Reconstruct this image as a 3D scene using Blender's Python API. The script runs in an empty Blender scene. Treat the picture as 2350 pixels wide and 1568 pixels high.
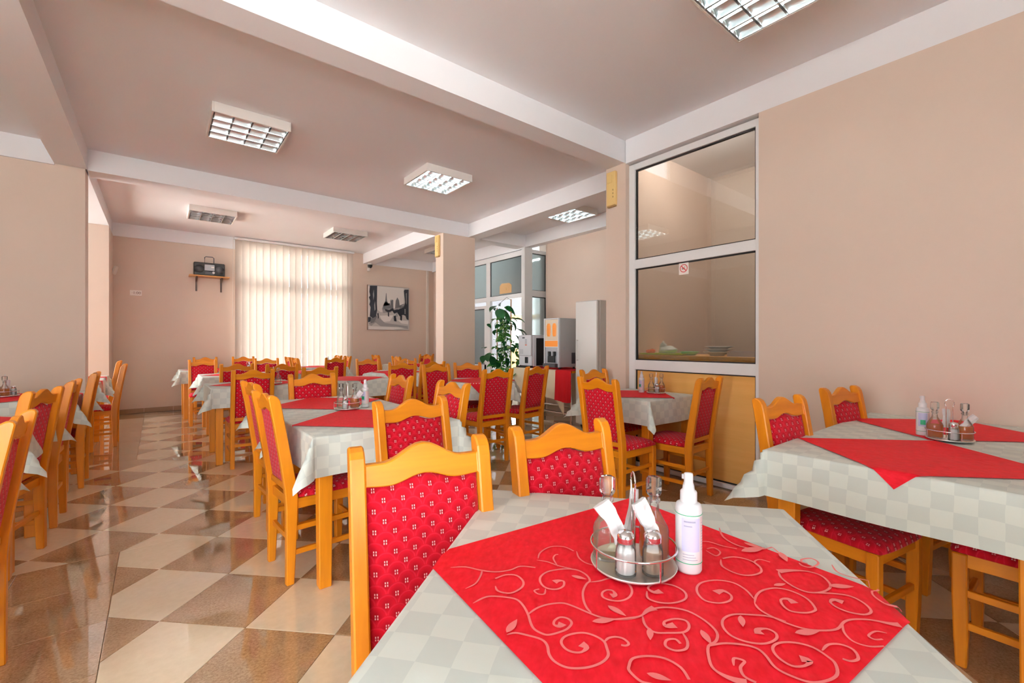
import bpy, bmesh, math, random
from mathutils import Vector, Matrix
random.seed(7)
PI = math.pi
R = math.radians
sc = bpy.context.scene
COL = sc.collection

# ------------------------------------------------------------------ camera, sky, light, exposure
EYE = 1.205
YAW = 38.54
cam_d = bpy.data.cameras.new('camera')
cam_d.sensor_width = 36.0
cam_d.lens = 36.0 * 1020.35 / 2350.0
cam_d.shift_y = 3.0 / 2350.0
cam_d.clip_start = 0.05
cam = bpy.data.objects.new('camera', cam_d)
cam.location = (0, 0, EYE)
cam.rotation_euler = (R(90), 0, R(-YAW))
COL.objects.link(cam)
sc.camera = cam

SKY = 7.0
world = bpy.data.worlds.new('sky')
sc.world = world
world.use_nodes = True
nt = world.node_tree
bg = nt.nodes['Background']
tc = nt.nodes.new('ShaderNodeTexCoord')
sep = nt.nodes.new('ShaderNodeSeparateXYZ')
ramp = nt.nodes.new('ShaderNodeValToRGB')
nt.links.new(tc.outputs['Generated'], sep.inputs[0])
nt.links.new(sep.outputs['Z'], ramp.inputs[0])
ramp.color_ramp.elements[0].position = 0.0
ramp.color_ramp.elements[0].color = (0.96, 0.97, 1.0, 1)
ramp.color_ramp.elements[1].position = 0.9
ramp.color_ramp.elements[1].color = (0.80, 0.90, 1.0, 1)
nt.links.new(ramp.outputs[0], bg.inputs[0])
bg.inputs[1].default_value = SKY

def portal(name, loc, rot, sx, sy):
    d = bpy.data.lights.new(name, 'AREA')
    d.shape = 'RECTANGLE'; d.size = sx; d.size_y = sy
    d.cycles.is_portal = True
    o = bpy.data.objects.new(name, d); o.location = loc; o.rotation_euler = rot
    COL.objects.link(o)
# an area light shines along its local -Z; these only mark the window openings for the sky's light
portal('window_portal', (-2.25, 8.26, 1.6), (R(90), 0, R(-90)), 3.2, 3.05)
portal('window_portal', (2.24, 10.2, 1.7), (R(90), 0, R(180)), 2.2, 2.8)
portal('window_portal', (-4.75, -0.2, 1.5), (R(90), 0, R(-90)), 3.4, 2.8)
portal('window_portal', (-1.6, -2.85, 1.5), (R(90), 0, 0), 3.6, 2.8)
portal('window_portal', (8.44, 10.2, 1.0), (R(90), 0, R(180)), 1.1, 2.0)
sd = bpy.data.lights.new('sun', 'SUN')
sd.energy = 95.0
sd.angle = R(1.0)
sd.color = (1.0, 0.96, 0.91)
so = bpy.data.objects.new('sun', sd)
so.rotation_euler = Vector((0.50, 0.20, -0.80)).to_track_quat('-Z', 'Y').to_euler()
COL.objects.link(so)

vs = sc.view_settings
vs.view_transform = 'Standard'
vs.look = 'None'
vs.exposure = 0.80
vs.gamma = 1.0
vs.use_curve_mapping = False
sc.cycles.max_bounces = 9
sc.cycles.diffuse_bounces = 6
sc.cycles.glossy_bounces = 5
sc.cycles.transmission_bounces = 8
sc.cycles.transparent_max_bounces = 14
sc.cycles.caustics_reflective = False
sc.cycles.caustics_refractive = False
sc.cycles.sample_clamp_indirect = 6.0

# ------------------------------------------------------------------ materials
def new_mat(name):
    m = bpy.data.materials.new(name); m.use_nodes = True
    n = m.node_tree
    return m, n, n.nodes['Principled BSDF']
def plain(name, c, rough=0.5, metal=0.0, spec=0.5, coat=0.0, emit=None, es=0.0):
    m, n, p = new_mat(name)
    p.inputs['Base Color'].default_value = (*c, 1)
    p.inputs['Roughness'].default_value = rough
    p.inputs['Metallic'].default_value = metal
    p.inputs['Specular IOR Level'].default_value = spec
    p.inputs['Coat Weight'].default_value = coat
    if emit:
        p.inputs['Emission Color'].default_value = (*emit, 1)
        p.inputs['Emission Strength'].default_value = es
    return m
def N(n, t, **kw):
    x = n.nodes.new(t)
    for k, v in kw.items(): setattr(x, k, v)
    return x
def math_n(n, op, a, b=None):
    x = N(n, 'ShaderNodeMath', operation=op)
    for i, v in enumerate((a, b)):
        if v is None: continue
        if isinstance(v, (int, float)): x.inputs[i].default_value = v
        else: n.links.new(v, x.inputs[i])
    return x.outputs[0]
def mix_col(n, fac, a, b):
    x = N(n, 'ShaderNodeMix', data_type='RGBA')
    for sock, v in ((x.inputs[0], fac), (x.inputs[6], a), (x.inputs[7], b)):
        if isinstance(v, (int, float)): sock.default_value = v
        elif isinstance(v, tuple): sock.default_value = (*v, 1)
        else: n.links.new(v, sock)
    return x.outputs[2]
def noise(n, vec, scale, detail=3, rough=0.5):
    x = N(n, 'ShaderNodeTexNoise')
    x.inputs['Scale'].default_value = scale
    x.inputs['Detail'].default_value = detail
    x.inputs['Roughness'].default_value = rough
    if vec is not None: n.links.new(vec, x.inputs['Vector'])
    return x.outputs['Fac']
def mapping(n, vec, scale=(1, 1, 1), loc=(0, 0, 0)):
    x = N(n, 'ShaderNodeMapping')
    x.inputs['Scale'].default_value = scale
    x.inputs['Location'].default_value = loc
    n.links.new(vec, x.inputs['Vector'])
    return x.outputs[0]
def ramp2(n, fac, p0, c0, p1, c1):
    x = N(n, 'ShaderNodeValToRGB')
    x.color_ramp.elements[0].position = p0; x.color_ramp.elements[0].color = (*c0, 1)
    x.color_ramp.elements[1].position = p1; x.color_ramp.elements[1].color = (*c1, 1)
    n.links.new(fac, x.inputs[0])
    return x.outputs[0]
def bump(n, p, h, strength, dist=0.01):
    x = N(n, 'ShaderNodeBump')
    x.inputs['Strength'].default_value = strength
    x.inputs['Distance'].default_value = dist
    n.links.new(h, x.inputs['Height'])
    n.links.new(x.outputs[0], p.inputs['Normal'])

def wall_paint(name, c, var=0.03):
    m, n, p = new_mat(name)
    t = N(n, 'ShaderNodeTexCoord').outputs['Object']
    f = noise(n, t, 0.9, 2)
    d = tuple(x * (1 - var) for x in c); e = tuple(min(1, x * (1 + var)) for x in c)
    n.links.new(ramp2(n, f, 0.3, d, 0.7, e), p.inputs['Base Color'])
    p.inputs['Roughness'].default_value = 0.55
    p.inputs['Specular IOR Level'].default_value = 0.3
    bump(n, p, noise(n, t, 90, 2), 0.06, 0.004)
    return m
M = {}
M['peach'] = wall_paint('peach_wall_paint', (0.685, 0.55, 0.46))
M['white'] = wall_paint('white_ceiling_paint', (0.85, 0.845, 0.865), 0.01)
M['kitchen'] = wall_paint('kitchen_wall_paint', (0.46, 0.385, 0.325))
M['facade'] = wall_paint('pale_facade_render', (0.20, 0.165, 0.145))
M['grey_wall'] = wall_paint('porch_grey_render', (0.60, 0.585, 0.62))
M['pvc'] = plain('white_pvc', (0.80, 0.80, 0.80), 0.3)
M['gasket'] = plain('black_gasket', (0.012, 0.01, 0.01), 0.6)
M['lamp_white'] = plain('lamp_housing_white', (0.80, 0.76, 0.72), 0.4)
M['alarm'] = plain('yellowed_plastic', (0.78, 0.55, 0.22), 0.45)
M['alarm_dark'] = plain('dark_grille_plastic', (0.35, 0.22, 0.08), 0.6)
M['mirror'] = plain('polished_louvre_aluminium', (0.80, 0.84, 0.86), 0.28, 1.0)
M['tube_on'] = plain('lit_fluorescent_tube', (0.9, 1, 1), 0.4, emit=(0.82, 1.0, 1.0), es=6.0)
M['tube_kitchen_fill'] = plain('kitchen_fill_tube', (0.9, 1, 1), 0.4, emit=(1.0, 0.93, 0.85), es=75.0)  # glow of the added fill lamp in the kitchen
M['tube_porch'] = plain('lit_porch_tube', (0.9, 1, 1), 0.4, emit=(0.80, 0.97, 1.0), es=320.0)
M['tube_off'] = plain('unlit_fluorescent_tube', (0.75, 0.76, 0.76), 0.3)
M['chrome'] = plain('chrome_wire', (0.85, 0.85, 0.85), 0.08, 1.0)
M['steel'] = plain('brushed_steel', (0.55, 0.56, 0.58), 0.3, 1.0)
M['cap'] = plain('shaker_cap_metal', (0.80, 0.80, 0.82), 0.16, 1.0)
M['salt'] = plain('white_salt', (0.86, 0.84, 0.84), 0.8)
M['pepper'] = plain('ground_pepper', (0.36, 0.22, 0.13), 0.9)
M['plastic_white'] = plain('white_bottle_plastic', (0.70, 0.695, 0.715), 0.35)
M['label'] = plain('lavender_printed_label', (0.50, 0.50, 0.70), 0.5)
M['label_pink'] = plain('pale_pink_label_panel', (0.70, 0.56, 0.56), 0.5)
M['green_ring'] = plain('green_label_line', (0.02, 0.36, 0.16), 0.4)
M['grey_print'] = plain('grey_print', (0.30, 0.30, 0.42), 0.6)
M['napkin'] = plain('white_paper_napkin', (0.76, 0.745, 0.75), 0.9)
M['black'] = plain('black_plastic', (0.008, 0.008, 0.009), 0.4)
M['dark_grey'] = plain('dark_grey_plastic', (0.07, 0.07, 0.08), 0.4)
M['silver'] = plain('silver_plastic', (0.42, 0.43, 0.46), 0.35, 0.3)
M['grey_case'] = plain('grey_sheet_metal_case', (0.44, 0.44, 0.44), 0.35)
M['light_case'] = plain('light_grey_case', (0.66, 0.67, 0.70), 0.35)
M['white_gloss'] = plain('white_enamel', (0.78, 0.78, 0.75), 0.18, coat=0.4)
M['bracket'] = plain('brown_bracket_metal', (0.10, 0.065, 0.05), 0.5)
M['sign_white'] = plain('sign_white', (0.85, 0.80, 0.75), 0.5)
M['sign_red'] = plain('sign_red', (0.62, 0.04, 0.05), 0.5)
M['ink'] = plain('dark_ink', (0.06, 0.045, 0.04), 0.6)
M['brown_ink'] = plain('brown_ink', (0.22, 0.13, 0.08), 0.6)
M['tan_board'] = plain('tan_sign_board', (0.60, 0.36, 0.16), 0.6)
M['lime'] = plain('lime_tray_plastic', (0.45, 0.62, 0.10), 0.4)
M['mint'] = plain('mint_plastic', (0.35, 0.75, 0.42), 0.4)
M['porcelain'] = plain('white_porcelain', (0.80, 0.84, 0.83), 0.2)
M['bag'] = plain('white_plastic_bag', (0.72, 0.74, 0.66), 0.5)
M['tomato'] = plain('orange_red_skin', (0.75, 0.13, 0.04), 0.35)
M['red_table'] = plain('red_buffet_cloth', (0.55, 0.010, 0.016), 0.8, spec=0.2)
M['buffet_cream'] = plain('cream_buffet_cloth', (0.76, 0.66, 0.48), 0.8, spec=0.2)
M['counter_top'] = plain('bright_oak_worktop', (0.90, 0.50, 0.17), 0.35)
M['pot'] = plain('terracotta_pot', (0.45, 0.20, 0.10), 0.8)
M['soil'] = plain('dark_soil', (0.05, 0.03, 0.02), 0.95)
M['cane'] = plain('tan_cane', (0.50, 0.26, 0.12), 0.7)
M['stem'] = plain('green_stem', (0.12, 0.22, 0.05), 0.7)
M['leaf_dark'] = plain('dark_glossy_leaf', (0.012, 0.10, 0.025), 0.3)
M['leaf_mid'] = plain('mid_green_leaf', (0.06, 0.24, 0.04), 0.4)
M['leaf_light'] = plain('variegated_pale_leaf', (0.26, 0.44, 0.13), 0.45)
M['yellow_ext'] = plain('yellow_awning', (0.16, 0.085, 0.012), 0.7)
M['asphalt'] = plain('pale_paving', (0.80, 0.79, 0.78), 0.9)
M['canvas'] = plain('painted_canvas_grey', (0.52, 0.50, 0.48), 0.8)
M['canvas_lt'] = plain('painted_canvas_pale', (0.74, 0.71, 0.68), 0.8)
M['paint_dark'] = plain('blue_black_brushwork', (0.020, 0.024, 0.035), 0.7)
M['paint_mid'] = plain('grey_brushwork', (0.16, 0.165, 0.175), 0.7)
M['paint_soft'] = plain('pale_grey_brushwork', (0.33, 0.32, 0.32), 0.7)
M['frame_brown'] = plain('brown_frame_edge', (0.20, 0.10, 0.05), 0.5)
M['orange_panel'] = plain('backlit_orange_panel', (0.80, 0.24, 0.01), 0.4, emit=(1.0, 0.38, 0.04), es=0.08)
M['cream_panel'] = plain('backlit_cream_panel', (0.66, 0.55, 0.42), 0.4, emit=(1.0, 0.80, 0.55), es=0.03)
M['camera_white'] = plain('camera_white_plastic', (0.72, 0.66, 0.60), 0.4)

def wood(name, c1, c2, rough=0.38, coat=0.04, axis=2, sc_=1.0):
    m, n, p = new_mat(name)
    t = N(n, 'ShaderNodeTexCoord').outputs['Object']
    oi = N(n, 'ShaderNodeObjectInfo')
    off = N(n, 'ShaderNodeVectorMath', operation='ADD')
    n.links.new(t, off.inputs[0])
    comb = N(n, 'ShaderNodeCombineXYZ')
    r10 = math_n(n, 'MULTIPLY', oi.outputs['Random'], 9.0)
    for i in range(3): n.links.new(r10, comb.inputs[i])
    n.links.new(comb.outputs[0], off.inputs[1])
    s = [28 * sc_, 28 * sc_, 28 * sc_]; s[axis] = 2.2 * sc_
    f = noise(n, mapping(n, off.outputs[0], tuple(s)), 1.0, 4, 0.6)
    f2 = noise(n, mapping(n, off.outputs[0], tuple(x * 0.25 for x in s)), 1.0, 2)
    g = math_n(n, 'ADD', math_n(n, 'MULTIPLY', f, 0.6), math_n(n, 'MULTIPLY', f2, 0.4))
    n.links.new(ramp2(n, g, 0.35, c1, 0.65, c2), p.inputs['Base Color'])
    p.inputs['Roughness'].default_value = rough
    p.inputs['Coat Weight'].default_value = coat
    p.inputs['Coat Roughness'].default_value = 0.15
    return m
M['pine'] = wood('varnished_pine_upright', (0.60, 0.185, 0.003), (0.78, 0.275, 0.006))
M['pine_x'] = wood('varnished_pine_crosswise', (0.60, 0.185, 0.003), (0.78, 0.275, 0.006), axis=0)
M['pine_y'] = wood('varnished_pine_lengthwise', (0.60, 0.185, 0.003), (0.78, 0.275, 0.006), axis=1)
M['laminate'] = wood('oak_laminate', (0.80, 0.43, 0.12), (0.88, 0.50, 0.16), 0.16, 0.5, axis=1, sc_=0.7)
M['shelf_wood'] = wood('shelf_wood', (0.50, 0.22, 0.06), (0.62, 0.30, 0.09), axis=0)

def fabric(name, plane):
    # dark red velour woven with a scale pattern; every scale carries a small pale motif
    m, n, p = new_mat(name)
    t = N(n, 'ShaderNodeTexCoord').outputs['Object']
    s = N(n, 'ShaderNodeSeparateXYZ'); n.links.new(t, s.inputs[0])
    X, Y = (s.outputs['X'], s.outputs['Z']) if plane == 'xz' else (s.outputs['X'], s.outputs['Y'])
    u = math_n(n, 'ADD', math_n(n, 'MULTIPLY', X, 1 / 0.047), 50.25)
    v = math_n(n, 'ADD', math_n(n, 'MULTIPLY', Y, 1 / 0.047), 50.0)
    def cell(ou, ov):
        fu = math_n(n, 'SUBTRACT', math_n(n, 'FRACT', math_n(n, 'ADD', u, ou)), 0.5)
        fv = math_n(n, 'SUBTRACT', math_n(n, 'FRACT', math_n(n, 'ADD', v, ov)), 0.5)
        r = math_n(n, 'SQRT', math_n(n, 'ADD', math_n(n, 'MULTIPLY', fu, fu), math_n(n, 'MULTIPLY', fv, fv)))
        up = math_n(n, 'GREATER_THAN', fv, 0.02)
        ring = math_n(n, 'MULTIPLY', math_n(n, 'SUBTRACT', 1.0, math_n(n, 'MINIMUM', math_n(n, 'MULTIPLY', math_n(n, 'ABSOLUTE', math_n(n, 'SUBTRACT', r, 0.455)), 17.0), 1.0)), up)
        au = math_n(n, 'ABSOLUTE', math_n(n, 'SUBTRACT', math_n(n, 'ABSOLUTE', fu), 0.055))
        av = math_n(n, 'ABSOLUTE', math_n(n, 'ADD', fv, 0.03))
        dot = math_n(n, 'MULTIPLY', math_n(n, 'LESS_THAN', au, 0.026), math_n(n, 'LESS_THAN', math_n(n, 'ABSOLUTE', math_n(n, 'SUBTRACT', av, 0.065)), 0.045))
        dark = math_n(n, 'SUBTRACT', 1.0, math_n(n, 'MINIMUM', math_n(n, 'MULTIPLY', r, 2.6), 1.0))
        return ring, dot, dark
    a, b = cell(0, 0), cell(0.5, 0.5)
    ring = math_n(n, 'MAXIMUM', a[0], b[0]); dot = math_n(n, 'MAXIMUM', a[1], b[1]); dark = math_n(n, 'MAXIMUM', a[2], b[2])
    c = mix_col(n, dark, (0.56, 0.003, 0.017), (0.28, 0.001, 0.008))
    c = mix_col(n, math_n(n, 'MULTIPLY', ring, 0.55), c, (0.72, 0.022, 0.055))
    c = mix_col(n, math_n(n, 'MULTIPLY', dot, 0.9), c, (0.85, 0.52, 0.50))
    n.links.new(c, p.inputs['Base Color'])
    p.inputs['Roughness'].default_value = 0.85
    p.inputs['Specular IOR Level'].default_value = 0.15
    p.inputs['Sheen Weight'].default_value = 0.25
    p.inputs['Sheen Tint'].default_value = (1.0, 0.35, 0.4, 1)
    bump(n, p, math_n(n, 'SUBTRACT', 1.0, math_n(n, 'MAXIMUM', ring, dark)), 0.25, 0.004)
    return m
M['fabric_back'] = fabric('red_scale_fabric_back', 'xz')
M['fabric_seat'] = fabric('red_scale_fabric_seat', 'xy')

def cloth_mat():
    m, n, p = new_mat('cream_damask_tablecloth')
    t = N(n, 'ShaderNodeTexCoord').outputs['UV']
    ch = N(n, 'ShaderNodeTexChecker')
    ch.inputs['Scale'].default_value = 1 / 0.056
    ch.inputs['Color1'].default_value = (0.695, 0.735, 0.67, 1)
    ch.inputs['Color2'].default_value = (0.61, 0.655, 0.605, 1)
    w = noise(n, t, 5, 2)
    wv = N(n, 'ShaderNodeVectorMath', operation='ADD')
    comb = N(n, 'ShaderNodeCombineXYZ')
    ww = math_n(n, 'MULTIPLY', math_n(n, 'SUBTRACT', w, 0.5), 0.02)
    n.links.new(ww, comb.inputs[0]); n.links.new(ww, comb.inputs[1])
    n.links.new(t, wv.inputs[0]); n.links.new(comb.outputs[0], wv.inputs[1])
    n.links.new(wv.outputs[0], ch.inputs['Vector'])
    n.links.new(ch.outputs['Color'], p.inputs['Base Color'])
    p.inputs['Roughness'].default_value = 0.6
    p.inputs['Specular IOR Level'].default_value = 0.3
    p.inputs['Sheen Weight'].default_value = 0.1
    bump(n, p, noise(n, mapping(n, t, (6, 6, 6)), 1.5, 2), 0.25, 0.02)
    return m
M['cloth'] = cloth_mat()
def overlay_mat():
    m, n, p = new_mat('red_overlay_cloth')
    t = N(n, 'ShaderNodeTexCoord').outputs['UV']
    f = noise(n, mapping(n, t, (90, 40, 1)), 1.0, 3)
    n.links.new(ramp2(n, f, 0.35, (0.66, 0.001, 0.010), 0.75, (0.80, 0.008, 0.028)), p.inputs['Base Color'])
    p.inputs['Roughness'].default_value = 0.62
    p.inputs['Specular IOR Level'].default_value = 0.25
    bump(n, p, noise(n, mapping(n, t, (14, 14, 14)), 1.0, 3), 0.45, 0.012)
    return m
M['overlay'] = overlay_mat()
M['vine'] = plain('pale_red_woven_vine', (0.82, 0.19, 0.19), 0.5)

def tile_mat(name, dark):
    m, n, p = new_mat(name)
    t = N(n, 'ShaderNodeTexCoord').outputs['Object']
    oi = N(n, 'ShaderNodeObjectInfo')
    comb = N(n, 'ShaderNodeCombineXYZ')
    n.links.new(math_n(n, 'MULTIPLY', oi.outputs['Random'], 20.0), comb.inputs[0])
    av = N(n, 'ShaderNodeVectorMath', operation='ADD')
    n.links.new(t, av.inputs[0]); n.links.new(comb.outputs[0], av.inputs[1])
    if dark:
        f = noise(n, av.outputs[0], 95, 6, 0.75)
        f2 = noise(n, av.outputs[0], 6, 2)
        g = math_n(n, 'ADD', math_n(n, 'MULTIPLY', f, 0.75), math_n(n, 'MULTIPLY', f2, 0.25))
        n.links.new(ramp2(n, g, 0.34, (0.27, 0.155, 0.068), 0.68, (0.62, 0.43, 0.245)), p.inputs['Base Color'])
    else:
        f = noise(n, av.outputs[0], 30, 4, 0.6)
        n.links.new(ramp2(n, f, 0.3, (0.80, 0.685, 0.47), 0.7, (0.86, 0.745, 0.53)), p.inputs['Base Color'])
    p.inputs['Roughness'].default_value = 0.045
    p.inputs['Specular IOR Level'].default_value = 0.8
    p.inputs['Coat Weight'].default_value = 0.8
    p.inputs['Coat Roughness'].default_value = 0.02
    return m
M['tile_cream'] = tile_mat('polished_cream_tile', False)
M['tile_brown'] = tile_mat('polished_brown_granite_tile', True)
M['skirting'] = plain('brown_skirting_tile', (0.36, 0.22, 0.12), 0.4)
M['grout'] = plain('grey_brown_grout', (0.30, 0.22, 0.15), 0.8)

def thin_glass(name, tint=(0.97, 0.98, 0.97), refl=1.0, rough=0.0, haze=0.0, haze_rough=0.15, milk=0.0):
    m = bpy.data.materials.new(name); m.use_nodes = True
    n = m.node_tree; n.nodes.clear()
    out = N(n, 'ShaderNodeOutputMaterial')
    tr = N(n, 'ShaderNodeBsdfTransparent'); tr.inputs[0].default_value = (*tint, 1)
    gl = N(n, 'ShaderNodeBsdfGlossy'); gl.inputs['Roughness'].default_value = rough
    fr = N(n, 'ShaderNodeFresnel'); fr.inputs[0].default_value = 1.5
    base = tr.outputs[0]
    if haze > 0:
        rf = N(n, 'ShaderNodeBsdfRefraction')
        rf.inputs['Color'].default_value = (*tint, 1)
        rf.inputs['Roughness'].default_value = haze_rough
        rf.inputs['IOR'].default_value = 1.05
        mh = N(n, 'ShaderNodeMixShader'); mh.inputs[0].default_value = haze
        n.links.new(tr.outputs[0], mh.inputs[1]); n.links.new(rf.outputs[0], mh.inputs[2])
        base = mh.outputs[0]
    if milk > 0:
        df = N(n, 'ShaderNodeBsdfDiffuse' if milk < 0.3 else 'ShaderNodeBsdfTranslucent'); df.inputs[0].default_value = (0.9, 0.9, 0.88, 1)
        mk = N(n, 'ShaderNodeMixShader'); mk.inputs[0].default_value = milk
        n.links.new(base, mk.inputs[1]); n.links.new(df.outputs[0], mk.inputs[2])
        base = mk.outputs[0]
    mx = N(n, 'ShaderNodeMixShader')
    n.links.new(math_n(n, 'MULTIPLY', fr.outputs[0], refl), mx.inputs[0])
    n.links.new(base, mx.inputs[1]); n.links.new(gl.outputs[0], mx.inputs[2])
    n.links.new(mx.outputs[0], out.inputs[0])
    return m
M['glass'] = thin_glass('clear_window_glass')
M['kitchen_glass'] = thin_glass('hazy_kitchen_glass', (0.93, 0.92, 0.90), 1.6, 0.0, 0.35, 0.16)
M['door_glass'] = thin_glass('porch_door_glass', (0.66, 0.72, 0.70), 1.2, 0.02, 0.5, 0.25, 0.5)
M['bottle_glass'] = thin_glass('clear_bottle_glass', (0.99, 0.99, 0.98), 0.8, milk=0.07)
M['facet_glass'] = thin_glass('ribbed_shaker_glass', (0.97, 0.97, 0.95), 1.0, milk=0.06)
def liquid(name, c, cov):
    m = bpy.data.materials.new(name); m.use_nodes = True
    n = m.node_tree; n.nodes.clear()
    out = N(n, 'ShaderNodeOutputMaterial')
    tr = N(n, 'ShaderNodeBsdfTransparent'); tr.inputs[0].default_value = (*[x ** 0.5 for x in c], 1)
    df = N(n, 'ShaderNodeBsdfTranslucent'); df.inputs[0].default_value = (*c, 1)
    mx = N(n, 'ShaderNodeMixShader'); mx.inputs[0].default_value = cov
    n.links.new(tr.outputs[0], mx.inputs[1]); n.links.new(df.outputs[0], mx.inputs[2])
    n.links.new(mx.outputs[0], out.inputs[0])
    return m
M['amber'] = liquid('amber_vinegar', (1.0, 0.42, 0.03), 0.5)
M['oil'] = liquid('pale_oil', (0.92, 0.89, 0.70), 0.15)

def slat_mat():
    m = bpy.data.materials.new('translucent_blind_fabric'); m.use_nodes = True
    n = m.node_tree; n.nodes.clear()
    out = N(n, 'ShaderNodeOutputMaterial')
    df = N(n, 'ShaderNodeBsdfDiffuse'); df.inputs[0].default_value = (0.80, 0.70, 0.62, 1)
    tl = N(n, 'ShaderNodeBsdfTranslucent'); tl.inputs[0].default_value = (0.36, 0.30, 0.25, 1)
    mx = N(n, 'ShaderNodeMixShader'); mx.inputs[0].default_value = 0.5
    n.links.new(df.outputs[0], mx.inputs[1]); n.links.new(tl.outputs[0], mx.inputs[2])
    n.links.new(mx.outputs[0], out.inputs[0])
    return m
M['slat'] = slat_mat()

# ------------------------------------------------------------------ mesh helpers
class B:
    """collects shapes, then build() links them as ONE mesh object"""
    def __init__(s): s.v = []; s.f = []; s.sm = []
    def add(s, vs_, fs, smooth=False):
        o = len(s.v); s.v += [tuple(p) for p in vs_]
        for f in fs: s.f.append(tuple(o + i for i in f)); s.sm.append(smooth)
        return s
    def box(s, x0, x1, y0, y1, z0, z1):
        v = [(x0, y0, z0), (x1, y0, z0), (x1, y1, z0), (x0, y1, z0), (x0, y0, z1), (x1, y0, z1), (x1, y1, z1), (x0, y1, z1)]
        return s.add(v, [(0, 3, 2, 1), (4, 5, 6, 7), (0, 1, 5, 4), (1, 2, 6, 5), (2, 3, 7, 6), (3, 0, 4, 7)])
    def prism(s, poly, axis, a, b):
        n = len(poly)
        def pt(p, t):
            return {'x': (t, p[0], p[1]), 'y': (p[0], t, p[1]), 'z': (p[0], p[1], t)}[axis]
        v = [pt(p, a) for p in poly] + [pt(p, b) for p in poly]
        f = [tuple(range(n))[::-1], tuple(range(n, 2 * n))] + [(i, (i + 1) % n, n + (i + 1) % n, n + i) for i in range(n)]
        return s.add(v, f)
    def tube(s, path, r, n=8, closed=False, smooth=True):
        P = [Vector(p) for p in path]; m = len(P); rings = []
        up = Vector((0, 0, 1))
        for i, p in enumerate(P):
            if closed: t = P[(i + 1) % m] - P[i - 1]
            else: t = P[min(i + 1, m - 1)] - P[max(i - 1, 0)]
            t.normalize()
            a = t.cross(up)
            if a.length < 1e-3: a = t.cross(Vector((1, 0, 0)))
            a.normalize(); b = t.cross(a)
            rr = r[i] if isinstance(r, (list, tuple)) else r
            rings.append([p + a * (rr * math.cos(2 * PI * k / n)) + b * (rr * math.sin(2 * PI * k / n)) for k in range(n)])
        v = [q for ring in rings for q in ring]; f = []
        for i in range(m if closed else m - 1):
            j = (i + 1) % m
            for k in range(n): f.append((i * n + k, i * n + (k + 1) % n, j * n + (k + 1) % n, j * n + k))
        s.add(v, f, smooth)
        if not closed:
            s.add(rings[0], [tuple(range(n))]); s.add(rings[-1], [tuple(range(n))[::-1]])
        return s
    def lathe(s, prof, n=16, c=(0, 0), smooth=True, cap=True, rib=0.0):
        v = []
        for r, z in prof:
            for k in range(n):
                q = r * (1 - (rib if k % 2 else 0)); a = 2 * PI * k / n
                v.append((c[0] + q * math.cos(a), c[1] + q * math.sin(a), z))
        f = []
        for i in range(len(prof) - 1):
            for k in range(n): f.append((i * n + k, i * n + (k + 1) % n, (i + 1) * n + (k + 1) % n, (i + 1) * n + k))
        s.add(v, f, smooth)
        if cap:
            m = len(prof) - 1
            s.f.append(tuple(len(s.v) - len(v) + k for k in range(n))[::-1]); s.sm.append(False)
            s.f.append(tuple(len(s.v) - len(v) + m * n + k for k in range(n))); s.sm.append(False)
        return s
    def grid(s, fn, us, vs_, smooth=True):
        nu, nv = len(us), len(vs_)
        v = [fn(u, w) for w in vs_ for u in us]
        f = [(j * nu + i, j * nu + i + 1, (j + 1) * nu + i + 1, (j + 1) * nu + i) for j in range(nv - 1) for i in range(nu - 1)]
        return s.add(v, f, smooth)
    def mesh(s, name, mat, bevel=0.0, fix=True):
        me = bpy.data.meshes.new(name)
        me.from_pydata(s.v, [], s.f)
        for p, q in zip(me.polygons, s.sm): p.use_smooth = q
        if bevel > 0 or fix:
            bm = bmesh.new(); bm.from_mesh(me)
            if bevel > 0:
                ed = [e for e in bm.edges if len(e.link_faces) == 2 and e.calc_face_angle(0) > 0.6]
                bmesh.ops.bevel(bm, geom=ed, offset=bevel, segments=1, affect='EDGES', clamp_overlap=True)
            if fix: bmesh.ops.recalc_face_normals(bm, faces=bm.faces)
            bm.to_mesh(me); bm.free()
        if mat is not None: me.materials.append(mat)
        me.update()
        return me
    def build(s, name, mat, parent=None, bevel=0.0, fix=True):
        return link(name, s.mesh(name, mat, bevel, fix), parent)
def link(name, me, parent=None):
    o = bpy.data.objects.new(name, me); COL.objects.link(o)
    if parent is not None: o.parent = parent
    return o
def tag(o, label=None, cat=None, group=None, kind=None):
    if label: o['label'] = label
    if cat: o['category'] = cat
    if group: o['group'] = group
    if kind: o['kind'] = kind
    return o
def empty(name, label, cat, loc=(0, 0, 0), rz=0.0, group=None):
    o = bpy.data.objects.new(name, None); COL.objects.link(o)
    o.empty_display_size = 0.1
    o.location = loc; o.rotation_euler = (0, 0, rz)
    return tag(o, label, cat, group)
KIDS = {}
def remember(root):
    """note a prototype's children (and theirs) once, so that copies need no scan of the whole scene"""
    for ch in root.children:
        KIDS.setdefault(root.name, []).append(ch); remember(ch)
def copy_tree(o, parent=None):
    c = o.copy(); COL.objects.link(c)
    if parent is not None: c.parent = parent
    for ch in KIDS.get(o.name, []): copy_tree(ch, c)
    return c
def struct(name, b, mat, bevel=0.0):
    return tag(b.build(name, mat, None, bevel), kind='structure')
def place_copy(proto, first, loc, rz, label, group=None, cat=None):
    o = proto if first else copy_tree(proto)
    o.location = loc; o.rotation_euler = (0, 0, rz)
    o['label'] = label
    if group: o['group'] = group
    return o

# ------------------------------------------------------------------ the room
CEIL = 3.21
SOF = 2.99
WX = 3.62          # room face of the right-hand wall
YF = 9.93          # far wall
XL = -0.586        # left wall line of the far bay
LB = -4.6          # left wall of the side bay
YB = -2.7          # wall behind the photographer
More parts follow.
